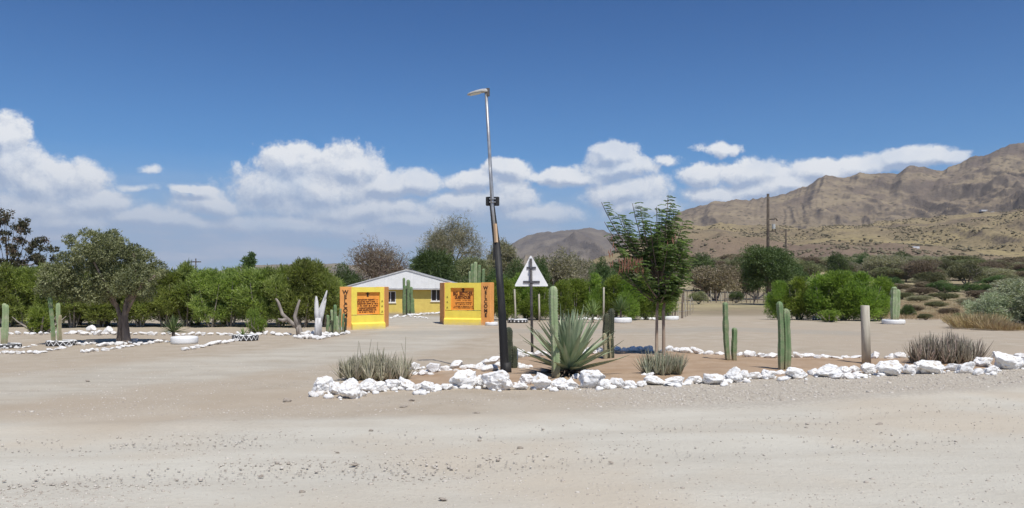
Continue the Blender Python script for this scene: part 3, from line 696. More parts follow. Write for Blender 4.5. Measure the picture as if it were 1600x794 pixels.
# ------------------------------------------------------------------ gravel scattered over the ground
def pebbles():
    rng = np.random.default_rng(77); n = 300000
    # dense near the camera, thinning with distance
    Y = 5.5 + 26 * rng.random(n) ** 1.7; X = (rng.random(n) - .5) * (Y * 1.5 + 4)
    road, track, trackr, bed, gravel = ground_masks(X, Y)
    cl = sst((fbm(X * .9, Y * 1.6, 3, 55) - .42) / .25)
    pr = .055 + .42 * gravel + .035 * road * cl + .05 * cl * (1 - road) + .05 * bed
    ok = rng.random(n) < pr; X, Y, g = X[ok], Y[ok], gravel[ok]; n = len(X)
    s = (.0038 + .0085 * rng.random(n) ** 2.2) * (1 + .75 * g) * (1 + .9 * (rng.random(n) < .02))
    base, Fc = ICO[0]; Z = gh(X, Y)
    V = np.repeat(base[None], n, 0) * (1 + .35 * (rng.random((n, 12, 1)) - .5))
    sc = s[:, None, None] * np.stack([.8 + .7 * rng.random(n), .8 + .5 * rng.random(n), .45 + .35 * rng.random(n)], -1)[:, None, :]
    V = V * sc; a = rng.random(n) * 6.28; ca, sa = np.cos(a)[:, None], np.sin(a)[:, None]
    x = V[..., 0] * ca - V[..., 1] * sa; y = V[..., 0] * sa + V[..., 1] * ca
    V = np.stack([x + X[:, None], y + Y[:, None], V[..., 2] + Z[:, None] + s[:, None] * .08], -1).reshape(-1, 3)
    F_ = (Fc[None] + (np.arange(n) * 12)[:, None, None]).reshape(-1, 3)
    m = leaf_mat('gravel_stones', rgb(.38, .34, .28), rgb(.48, .44, .37), rgb(.60, .565, .49), trans=0.0, rough=.9, objvar=0)
    me = np_mesh('gravel', V, F_, m, False, np.repeat(rng.random(n), 20))
    tag(link('gravel', me), 'loose grey and brown gravel strewn over the road and shoulder', 'gravel', kind='stuff')
    return n
print('pebbles', pebbles())

# ------------------------------------------------------------------ lamp post
def lamp_post():
    p = pick(790, 583); Y = p.y
    X = lambda px: wdt(px - 800, Y) - p.x
    Zl = lambda py: zof(py, Y) - p.z
    t = thing('lamp_post', 'tall leaning lamp post, black below and silver above, standing in the rock bed', 'lamp post', p)
    t['label'] = 'tall leaning lamp post, black below and silver above, in the rock bed'
    b = MB(); b.tube([(X(790), 0, -.2), (X(789), 0, 0.0), (X(784), 0, Zl(480)), (X(776.5), 0, Zl(379))], [.098, .092, .078, .062], 14)
    b.build('lower_post', M_black, t, True)
    b = MB(); b.tube([(X(791.5), 0, -.05), (X(791), 0, .22)], [.105, .10], 14); b.build('foot_sleeve', M_black, t, True)
    b = MB(); xa, xb = X(775.6), X(774); z0, z1 = Zl(379), Zl(322)
    for dx in (-.052, .052):
        b.tube([(xa + dx, -.02, z0 - .35), (xa + dx, -.02, z0), (X(769) + dx * .72, -.02, z1)], [.017, .017, .014], 6)
    b.build('clamp_rail', M_black, t)
    b = MB()
    b.tube([(xa, -.045, z0), (X(773.6), -.045, Zl(350))], [.038, .036], 4); b.build('timber_plank', M_plank, t)
    b = MB(); b.tube([(X(775.5), .0, z0 - .05), (X(769.4), 0, Zl(322)), (X(768.8), 0, Zl(310)), (X(765), .0, Zl(240)), (X(759.5), 0, Zl(143))], [.040, .040, .038, .033, .030], 12)
    b.build('upper_pole', M_galv, t, True)
    b = MB(); b.tube([(X(767.5), -.05, Zl(318)), (X(765.2), -.05, Zl(250))], [.014, .012], 6); b.build('conduit', M_galv, t, True)
    b = MB(); b.box((X(769.5), .085, Zl(314)), (.275, .10, .18), bev=.012); bx = b.build('control_box', M_black, t)
    b = MB(); b.box((X(769.5), -.012, Zl(316)), (.13, .085, .02)); b.box((X(769.5), -.012, Zl(311)), (.13, .085, .02)); b.build('clamp', M_galv, bx)
    # lamp head, reaching left and a little towards the road
    a = Vector((X(762), 0, Zl(141))); e = Vector((X(731), -.10, Zl(149.5)))
    d = (e - a).normalized(); s = Vector((0, 1, 0)); s = (s - d * s.dot(d)).normalized(); u = d.cross(s); u = u if u.z > 0 else -u
    L = (e - a).length; vs = []; fs = []
    prof = [(0, .035, .03, -.03), (.12, .045, .034, -.03), (.30, .085, .04, -.012), (.62, .095, .034, -.010), (.9, .080, .020, -.008), (1.0, .05, .008, -.006)]
    for (f, w, zt, zb) in prof:
        c = a + d * (L * f)
        for (sx_, zz) in ((-w, zb), (-w, (zt + zb) / 2), (-w * .6, zt), (w * .6, zt), (w, (zt + zb) / 2), (w, zb)):
            vs.append(c + s * sx_ + u * zz)
    for i in range(len(prof) - 1):
        for j in range(6): fs.append((i * 6 + j, i * 6 + (j + 1) % 6, i * 6 + 6 + (j + 1) % 6, i * 6 + 6 + j))
    fs.append(tuple(range(5, -1, -1))); fs.append(tuple(range(len(vs) - 6, len(vs))))
    b = MB(); b.add(vs, fs); hd = b.build('lamp_head', mat('lamp_housing', rgb(.46, .45, .43), .5, rgb(.36, .35, .33), 9), t)
    b = MB(); c = a + d * L * .62 - u * .018
    vs = [c + d * (L * .26 * i) + s * (.07 * j) + u * k for k in (.006, -.012) for (i, j) in ((-1, -1), (1, -.8), (1, .8), (-1, 1))]
    b.add(vs, [(0, 1, 2, 3), (7, 6, 5, 4), (0, 4, 5, 1), (1, 5, 6, 2), (2, 6, 7, 3), (3, 7, 4, 0)])
    b.build('lens', mat('lamp_lens', rgb(.62, .60, .52), .25), hd)
    b = MB(); b.tube([a + Vector((.0, 0, -.12)), a + Vector((0, 0, .035))], [.042, .042], 12); b.build('end_cap', mat('dark_end_cap', rgb(.10, .09, .085), .6), t)
lamp_post()

# ------------------------------------------------------------------ road sign seen from behind
def road_sign():
    p = pick(831.5, 557); Y = p.y; Zl = lambda py: zof(py, Y) - p.z; X = lambda px: wdt(px - 800, Y) - p.x
    t = thing('road_sign', 'triangular road sign seen from behind, pale plate on a dark post', 'road sign', p)
    b = MB(); y0, y1 = .052, .056
    A = [(X(829.5), Zl(398)), (X(803.5), Zl(447.5)), (X(857.5), Zl(447.5))]
    def cut(P, Q, f): return (P[0] + (Q[0] - P[0]) * f, P[1] + (Q[1] - P[1]) * f)
    ring = []
    for i in range(3):
        P = A[i]; Q = A[(i + 1) % 3]; O = A[i - 1]
        ring += [cut(P, O, .035), cut(P, Q, .035)]
    n = len(ring); vs = [(x, y0, z) for x, z in ring] + [(x, y1, z) for x, z in ring]
    b.add(vs, [tuple(range(n)), tuple(range(2 * n - 1, n - 1, -1))] + [(i, i + n, (i + 1) % n + n, (i + 1) % n) for i in range(n)])
    b.build('sign_plate', mat('sign_back', rgb(.90, .90, .90), .45, rgb(.82, .82, .82), 4), t)
    b = MB(); b.tube([(X(832), 0, -.2), (X(830.5), 0, Zl(480)), (X(829.3), 0, Zl(404))], .034, 12); b.build('post', mat('sign_post_paint', rgb(.045, .043, .045), .5, rgb(.10, .09, .085), 6), t, True)
    for (xa, xb, y) in ((823, 837.5, 418.5), (817.5, 843.5, 440.5)):
        b = MB(); b.box(((X(xa) + X(xb)) / 2, .040, Zl(y)), (X(xb) - X(xa), .02, .05)); b.box(((X(xa) + X(xb)) / 2, -.037, Zl(y)), (.10, .01, .05))
        b.build('bracket', mat('bracket_steel', rgb(.10, .10, .11), .5), t)
    b = MB(); b.box((X(832), 0, .03), (.14, .14, .08), bev=.02); b.build('foot_block', mat('concrete', rgb(.3, .28, .26), .9, rgb(.4, .38, .35), 9), t)
road_sign()

# wooden post and small grey stake
def post(px, py, top, w, label, name='wooden_post', lean=-3, m=None, n=10):
    p = pick(px, py); H = wdt(py - top, p.y); r = wdt(w, p.y) / 2
    t = thing(name, label, 'post', p)
    b = MB(); L = wdt(lean, p.y)
    b.tube([(0, 0, -.1), (L * .5, 0, H * .5), (L, 0, H - .01), (L, 0, H)], [r * 1.03, r, r * .98, r * .86], n); b.build('post_shaft', m or M_wood, t, True)
    return t
post(1354, 569, 477, 13.5, 'pale weathered wooden post standing right of the paired cactus', lean=-2.5)
post(807, 564, 546, 5, 'short grey-blue stake between white rocks right of the lamp post', 'short_stake', 0, mat('blue_grey_paint', rgb(.16, .19, .25), .7))

# ------------------------------------------------------------------ cacti
def cactus_stem(parent, x, y, H, r, m, seed, lean=(0, 0), ribs=7, top=None, z0=-.03, spines=True, waist=()):
    rng = random.Random(seed); b = MB(); n = ribs * 4; pr = [1.0, .86, .70, .86]
    pts = []; rads = []; k = max(10, int(H / .09))
    for i in range(k + 1):
        f = i / k; z = z0 + (H - z0) * f
        rr = r * (.88 + .14 * math.sin(f * 9 + seed) * .5 + .12 * min(1, f * 4))
        for wz in waist:
            rr *= 1 - .16 * math.exp(-((z - wz) / .035) ** 2)
        tipd = (H - z) / (r * 1.15)
        if tipd < 1: rr *= math.sqrt(max(0.02, 1 - (1 - tipd) ** 2))
        pts.append((x + lean[0] * f + .012 * math.sin(f * 5 + seed), y + lean[1] * f, z)); rads.append(max(rr, .004))
    # extra rings round the dome
    for e in (.55, .82, .95, .995):
        z = H - r * 1.15 * (1 - e)
        if z > pts[-2][2]:
            pts.insert(-1, (x + lean[0] + .012 * math.sin(5 + seed), y + lean[1], z)); rads.insert(-1, r * math.sqrt(1 - e * e) + .004)
    b.tube(pts, rads, n, cap=True, ribs=pr)
    o = b.build('stem', m, parent, True)
    if spines:
        s = MB()
        for j in range(ribs):
            a = 2 * math.pi * j * 4 / n
            z = .08
            while z < H - .03:
                i = min(len(pts) - 1, max(0, int((z - z0) / (H - z0) * k))); c = Vector(pts[i]); rr = rads[i]
                ref = Vector((0, 0, 1)).cross(Vector((0, 1, 0))); w = Vector((0, 0, 1)).cross(ref)
                d = ref * math.cos(a) + w * math.sin(a); q = Vector((c.x, c.y, z)) + d * rr * .99
                for _ in range(3):
                    e = (d + Vector((rng.uniform(-.7, .7), rng.uniform(-.7, .7), rng.uniform(-.4, .8)))).normalized() * r * rng.uniform(.18, .34)
                    t = Vector((0, 0, .0035)); s.add([q - t, q + t, q + e], [(0, 1, 2)])
                z += .035 + r * .22
        so = s.build('spines', M_spine, o); so['kind'] = 'stuff'
    return o
def cactus(px, py, label, stems, name='columnar_cactus', Y=None, group=None, zoff=0.0, spines=True):
    """stems: (dx px at foot, top py, width px, material, lean px)"""
    p = pick(px, py) if Y is None else at(px, Y); p.z += zoff
    t = thing(name, label, 'cactus', p, group=group)
    for i, (dx, top, w, m, ln) in enumerate(stems):
        H = zof(top, p.y) - p.z; r = wdt(w, p.y) / 2
        cactus_stem(t, wdt(dx, p.y), (.02 if i % 2 else -.02) + rk.uniform(-.03, .03), H, r * 1.10, m, int(px + i * 7), (wdt(ln, p.y), 0), ribs=6 if r < .07 else 7, waist=(H * .45, H * .72), spines=spines)
    return t
cactus(868, 590, 'tall pale green column cactus in front of the big agave', [(0, 447, 12.5, M_cactus_pale, -3)])
cactus(797, 577, 'two dark short cactus columns hugging the lamp post foot', [(-1.5, 511, 10, M_cactus_dark, 0), (6, 541, 9, M_cactus_dark, 1)])
cactus(1140, 564, 'two-stemmed green cactus, one stem tall and one short', [(-3, 472, 8.5, M_cactus, -5), (8, 512, 8.5, M_cactus, -1)])
cactus(1224, 579, 'paired tall green cactus columns standing close together behind front rocks', [(-3, 471, 9.5, M_cactus, -3), (6, 482, 11.5, M_cactus, -1)])
cactus(949, 562, 'pair of half dried cactus columns, dark above and straw coloured below', [(-4, 520, 7, M_cactus_dry, 0), (5, 520, 7, M_cactus_dry, 0), (-3, 490, 9, M_cactus_dark, 2), (6, 482, 10, M_cactus_dark, 0)])

# ------------------------------------------------------------------ agave, yucca, aloe leaves
def blade(L, wd, th, curve, n=7, tipf=.5, fold=.25):
    """a thick tapering leaf along +X, curving up by 'curve' (radians over its length)"""
    V = []; Fc = []; p = np.array([0., 0., 0.]); a = 0.0
    for i in range(n + 1):
        f = i / n
        w = wd * (0.55 + .45 * min(1, f / .35)) * (1 - max(0, (f - tipf) / (1 - tipf)) ** 1.25) * .5 + .0015
        t = th * (1 - f * .85) + .001
        up = np.array([-math.sin(a), 0, math.cos(a)])
        V += [p + np.array([0, -w, 0]) + up * w * fold * 1.2, p + up * t * .1, p + np.array([0, w, 0]) + up * w * fold * 1.2, p - up * t]
        a += curve / n; p = p + np.array([math.cos(a), 0, math.sin(a)]) * L / n
    for i in range(n):
        for j in range(4): Fc.append((i * 4 + j, i * 4 + (j + 1) % 4, i * 4 + 4 + (j + 1) % 4, i * 4 + 4 + j))
    Fc.append((3, 2, 1, 0)); Fc.append(tuple(range(4 * n, 4 * n + 4)))
    return V, Fc
def blade_mesh(name, m, *a, **k):
    V, Fc = blade(*a, **k); me = bpy.data.meshes.new(name); me.from_pydata([tuple(map(float, v)) for v in V], [], Fc); me.materials.append(m)
    me.polygons.foreach_set('use_smooth', np.ones(len(me.polygons), dtype=bool)); me.set_sharp_from_angle(angle=R(50)); return me
M_agave = mat('agave_leaf', rgb(.25, .315, .19), .45, rgb(.37, .43, .27), 4, .15, 20, stretch=(.5, 3, 3))
M_agave_dead = mat('dry_agave_leaf', rgb(.07, .05, .04), .9, rgb(.17, .13, .10), 8, .4, 20)
def agave():
    p = pick(889, 586); t = thing('agave', 'large blue-green agave rosette of long pointed leaves beside the pale cactus', 'agave', p)
    mes = [blade_mesh('leaf', M_agave, L, w, .022, c, n=8, tipf=.35) for (L, w, c) in ((1.18, .15, .10), (1.12, .14, -.20), (1.22, .145, .22), (1.04, .13, -.1))]
    rng = random.Random(3); N_ = 88
    for i in range(N_):
        f = i / (N_ - 1); el = R(10 + 76 * f ** .8 + rng.uniform(-4, 4)); az = i * 2.39996 + rng.uniform(-.12, .12)
        o = link('leaf', mes[rng.randrange(4)], t); L = (.92 + .12 * math.sin(f * 3.14)) * rng.uniform(.9, 1.06)
        o.scale = (L, rng.uniform(.85, 1.1), 1); o.rotation_euler = (rng.uniform(-.15, .15), -el, az)
        o.location = (math.cos(az) * .08 * (1 - f), math.sin(az) * .08 * (1 - f), .10 + .14 * f)
    dm = [blade_mesh('dead_leaf', M_agave_dead, .62, .075, .012, c, n=7, tipf=.3, fold=.5) for c in (-.3, .25, -.1)]
    for i in range(34):
        az = rng.uniform(0, 6.28); o = link('dead_leaf', dm[i % 3], t); o['label'] = 'dark dry shrivelled leaf'
        o.rotation_euler = (rng.uniform(-.4, .4), R(rng.uniform(-6, 8)), az); s = rng.uniform(.55, 1.05); o.scale = (s, s, s)
        o.location = (math.cos(az) * .10, math.sin(az) * .10, rng.uniform(.04, .13))
    b = MB(); b.tube([(0, 0, -.05), (0, 0, .12), (0, 0, .32)], [.13, .13, .05], 12); b.build('stem', M_agave_dead, t, True)
agave()
def rosette_mesh(name, m, n, L, wd, th, el0, el1, curve, seed, vary=.25, z0=.0):
    rng = random.Random(seed); V = []; Fc = []; tint = []
    for i in range(n):
        f = i / max(1, n - 1); el = R(el0 + (el1 - el0) * f + rng.uniform(-6, 6)); az = i * 2.39996 + rng.uniform(-.3, .3)
        v, fc = blade(L * rng.uniform(1 - vary, 1 + vary * .6), wd, th, curve * rng.uniform(.5, 1.5), n=5, tipf=.25)
        M = Matrix.Rotation(az, 3, 'Z') @ Matrix.Rotation(-el, 3, 'Y'); b = len(V); tn = rng.random()
        V += [tuple(M @ Vector(q) + Vector((math.cos(az) * .01, math.sin(az) * .01, z0 + f * th * 2))) for q in v]; Fc += [tuple(b + j for j in q) for q in fc]
        tint += [min(1, max(0, tn * .75 + .25 * rng.random()))] * len(fc)
    me = bpy.data.meshes.new(name); me.from_pydata(V, [], Fc); me.materials.append(m)
    a = me.attributes.new('tint', 'FLOAT', 'FACE'); a.data.foreach_set('value', np.array(tint, dtype=np.float32))
    me.polygons.foreach_set('use_smooth', np.ones(len(me.polygons), dtype=bool)); me.set_sharp_from_angle(angle=R(50))
    return me
M_aloe = leaf_mat('aloe_leaf', rgb(.25, .24, .16), rgb(.44, .42, .30), rgb(.68, .61, .47), 0.12, .55, .12)
M_aloe_red = leaf_mat('aloe_leaf_reddish', rgb(.19, .16, .12), rgb(.36, .33, .25), rgb(.56, .44, .37), 0.12, .55, .12)
M_aloe_green = leaf_mat('aloe_leaf_green', rgb(.23, .24, .16), rgb(.38, .40, .28), rgb(.54, .46, .34), 0.12, .55, .1)
def aloe_clump(px, py, wpx, hpx, n, label, m, seed, depth=.45, stalks=0):
    p = pick(px, py); Wm = wdt(wpx, p.y); Hm = wdt(hpx, p.y); t = thing('aloe_clump', label, 'aloe', p)
    mes = [rosette_mesh('rosette', m, 15, Hm * .86, .030, .011, 44, 88, .30, seed + i) for i in range(5)]
    rng = random.Random(seed)
    for i in range(n):
        a = rng.uniform(0, 6.28); r = math.sqrt(rng.random()); x = math.cos(a) * r * (Wm / 2 - Hm * .22); y = math.sin(a) * r * Wm * depth / 2 + Wm * depth * .4
        o = link('rosette', mes[i % 5], t); s = (1.05 - .28 * r) * rng.uniform(.85, 1.15); o.scale = (s, s, s)
        o.rotation_euler = (rng.uniform(-.1, .1), x / (Wm / 2) * .38 + rng.uniform(-.08, .08), rng.uniform(0, 6.28)); o.location = (x, y, .0 + rng.uniform(0, .06))
    for i in range(stalks):
        x = rng.uniform(-.32, .4) * Wm; b = MB(); H = Hm * rng.uniform(1.25, 1.55)
        b.tube([(x, Wm * .2, .1), (x + rng.uniform(-.03, .03), Wm * .2, H * .6), (x + rng.uniform(-.05, .05), Wm * .2, H)], [.006, .005, .003], 5); b.build('flower_stalk', M_aloe, t)
    return t
aloe_clump(582, 598, 132, 46, 52, 'wide grey-beige aloe clump at the left end of the rock bed', M_aloe, 11, stalks=6)
aloe_clump(1037, 589, 78, 42, 26, 'small green-brown aloe clump in front of the feathery tree', M_aloe_green, 21)
aloe_clump(1490, 570, 132, 50, 60, 'wide reddish-grey aloe clump at the right end of the rock bed', M_aloe_red, 31)

M_yucca = leaf_mat('yucca_leaf', rgb(.09, .15, .05), rgb(.15, .23, .08), rgb(.26, .34, .13), .15, .5, .1)
M_yucca_pale = leaf_mat('yucca_leaf_pale', rgb(.18, .25, .08), rgb(.28, .36, .12), rgb(.38, .44, .18), .15, .5, .1)
def yucca(px, py, top, wpx, label, m, seed, n=70, zoff=.0, Y=None):
    p = pick(px, py) if Y is None else at(px, Y); p.z += zoff; H = zof(top, p.y) - p.z; t = thing('yucca', label, 'yucca', p)
    L = max(wdt(wpx, p.y) / 2, H * .62)
    o = link('leaves', rosette_mesh('leaves', m, n, L, .045, .008, -8, 86, .08, seed, .15, 0.0), t); o.location = (0, 0, H - L * 1.0)
    b = MB(); b.tube([(0, 0, -.05), (0, 0, H - L * .85)], [.06, .045], 8); b.build('stem', M_bark, t, True); return t

# ------------------------------------------------------------------ tyre planters
def tyre(px, py, wpx, hpx, label, style='white', plant=None):
    p = pick(px, py); ro = wdt(wpx, p.y) / 2; h = wdt(hpx, p.y); rng = random.Random(int(px)); p.y += ro * .5; p.z = g1(p.x, p.y)
    t = thing('tyre_planter', label, 'planter', p); ri = ro * .62
    b = MB(); prof = [(ri, .0), (ro * .93, .0), (ro * .985, h * .12), (ro, h * .3), (ro, h * .7), (ro * .985, h * .88), (ro * .93, h), (ro * .78, h * 1.04), (ri, h * .96), (ri * .97, h * .8), (ri * 1.05, h * .4), (ri, 0)]
    b.lathe(prof, 32, .012, rng); b.build('tyre', M_white_paint if style == 'white' else M_tyre, t, True)
    b = MB(); b.lathe([(0.001, h * .72), (ri * .6, h * .76), (ri * 1.04, h * .70)], 18, .0); b.build('soil', M_soil, t, True)
    if style != 'white':
        b = MB(); b.lathe([(ri * .99, h * .97), (ro * .78, h * 1.055), (ro * .93, h * 1.01), (ro * .992, h * .88)], 32); b.build('white_rim', M_white_paint, t, True)
        k = 16; b = MB()
        for i in range(k):
            a0 = 2 * math.pi * i / k; a1 = 2 * math.pi * (i + .5) / k; a2 = 2 * math.pi * (i + 1) / k
            if style == 'zigzag': segs = [((a0, .12), (a1, .85)), ((a1, .85), (a2, .12))]
            elif style == 'stripe': segs = [((a0, .1), (a2, .85)), ((a1, .5), (a1 + .02, .12))]
            else: segs = [((a0, .5), (a0 + .14, .5))]
            for (u, v) in segs:
                M_ = 4; w = h * (.10 if style != 'dots' else .2)
                for q in range(M_):
                    f0, f1 = q / M_, (q + 1) / M_; aa, bb = u[0] + (v[0] - u[0]) * f0, u[0] + (v[0] - u[0]) * f1; za, zb = u[1] + (v[1] - u[1]) * f0, u[1] + (v[1] - u[1]) * f1; rr = ro * 1.02
                    b.add([(math.cos(aa) * rr, math.sin(aa) * rr, za * h - w), (math.cos(bb) * rr, math.sin(bb) * rr, zb * h - w), (math.cos(bb) * rr, math.sin(bb) * rr, zb * h + w), (math.cos(aa) * rr, math.sin(aa) * rr, za * h + w)], [(0, 1, 2, 3)])
        b.build('painted_pattern', M_white_paint, t)
    t['plant_z'] = 0.0; del t['plant_z']
    return p, h * .7
q, dz = tyre(3, 545, 42, 7, 'black tyre planter with white rim and dots at the far left edge', 'dots')
cactus(3, 545, 'cactus with several columns in the dotted tyre at the left edge', [(-8, 474, 6, M_cactus_pale, 1), (3, 474, 7, M_cactus_pale, 0), (7, 476, 6, M_cactus_pale, 1), (0, 512, 4, M_cactus_pale, 0)], Y=q.y, zoff=dz - .02, spines=False)
q, dz = tyre(90, 541, 44, 8, 'black tyre planter with white zigzag band and white rim', 'zigzag')
cactus(88, 541, 'cactus of three tall thin columns in the zigzag tyre', [(-4, 463, 6.5, M_cactus, -5), (3, 473, 6.5, M_cactus_pale, -1), (6, 492, 5, M_cactus_dry, 0)], Y=q.y, zoff=dz - .02, spines=False)
q, dz = tyre(284, 538, 41, 11, 'solid white tyre planter left of the bold zigzag tyre')
yucca(271, 538, 492, 34, 'spiky dark green yucca growing behind the solid white tyre', M_yucca, 5, 60, Y=q.y + .9)
q, dz = tyre(380, 533, 40, 9, 'tyre planter with bold white zigzag under the left hedge', 'zigzag')
yucca(380, 533, 512, 24, 'small green seedling plant in the bold zigzag tyre', M_yucca_pale, 6, 22, zoff=dz, Y=q.y)
q, dz = tyre(768, 509, 20, 5, 'low white tyre planter just right of the right gate wall')
q, dz = tyre(809, 505, 32, 6, 'low white tyre planter under the hedge left of the road sign', 'dots')
yucca(806, 505, 488, 20, 'ragged small yucca in the tyre left of the road sign', M_yucca, 7, 26, zoff=dz, Y=q.y)
q, dz = tyre(972, 505, 33, 8, 'solid white tyre planter under the dark yucca in the middle')
yucca(970, 505, 462, 40, 'dark green spiky yucca in the white tyre under the middle hedge', M_yucca, 8, 80, zoff=dz, Y=q.y)
yucca(926, 504, 468, 30, 'pale green yucca under the middle hedge right of the agave', M_yucca_pale, 9, 70)
q, dz = tyre(1048, 500, 28, 6, 'low white tyre planter at the right end of the middle hedge')
q, dz = tyre(1400, 507, 34, 7, 'white tyre planter at the right end of the bright green shrubs')
cactus(1398, 507, 'broad pale cactus column in the white tyre beside bright green shrubs', [(-2, 448, 10, M_cactus_pale, 0), (4, 452, 7, M_cactus_pale, 1)], Y=q.y, zoff=dz - .02, spines=False)
q, dz = tyre(1284, 501, 24, 6, 'grey and white old tyre planter in front of the bright green shrubs', 'dots')
# thin stakes
for (px, py, top, w, lb) in [(806, 505, 452, 3, 'thin pale stake rising from the tyre left of the sign'), (943, 502, 449, 3, 'thin grey stake behind the dark cactus pair'), (843, 503, 460, 3, 'thin pale stick under the hedge right of the sign'), (1019, 498, 455, 3.5, 'thin pale stake left of the feathery tree trunk'), (1282, 500, 428, 5, 'thin pale stake with rounded tip in the green shrubs')]:
    post(px, py, top, w, lb, 'thin_stake', rk.uniform(-3, 1), M_wood, 6)

# ------------------------------------------------------------------ gate walls
def text_mesh(body, size, m, name):
    cu = bpy.data.curves.new('t', 'FONT'); cu.body = body; cu.size = size; cu.extrude = .006; cu.align_x = 'CENTER'; cu.align_y = 'CENTER'; cu.offset = size * .022
    ob = bpy.data.objects.new('t', cu); C.objects.link(ob); dg = bpy.context.evaluated_depsgraph_get(); dg.update()
    me = bpy.data.meshes.new_from_object(ob.evaluated_get(dg)); me.name = name; bpy.data.objects.remove(ob); me.materials.clear(); me.materials.append(m); return me
def face_matrix(P, Q):
    """frame on a wall face from P to Q (ground points): x along, y into the wall, z up"""
    u = (Q - P); u.z = 0; L = u.length; u.normalize(); z = Vector((0, 0, 1)); y = z.cross(u)
    M = Matrix((u, y, z)).transposed().to_4x4(); M.translation = P; return M, L
def put_text(parent, Mf, body, x, z, size, m, name='lettering', sx=1.0, yo=-.004):
    o = link(name, text_mesh(body, size, m, name), parent)
    loc = Matrix.Translation((x, yo, z)) @ Matrix.Rotation(R(90), 4, 'X') @ Matrix.Diagonal((sx, 1, 1, 1))
    o.matrix_parent_inverse = Matrix.Identity(4); o.matrix_basis = Mf @ loc; return o
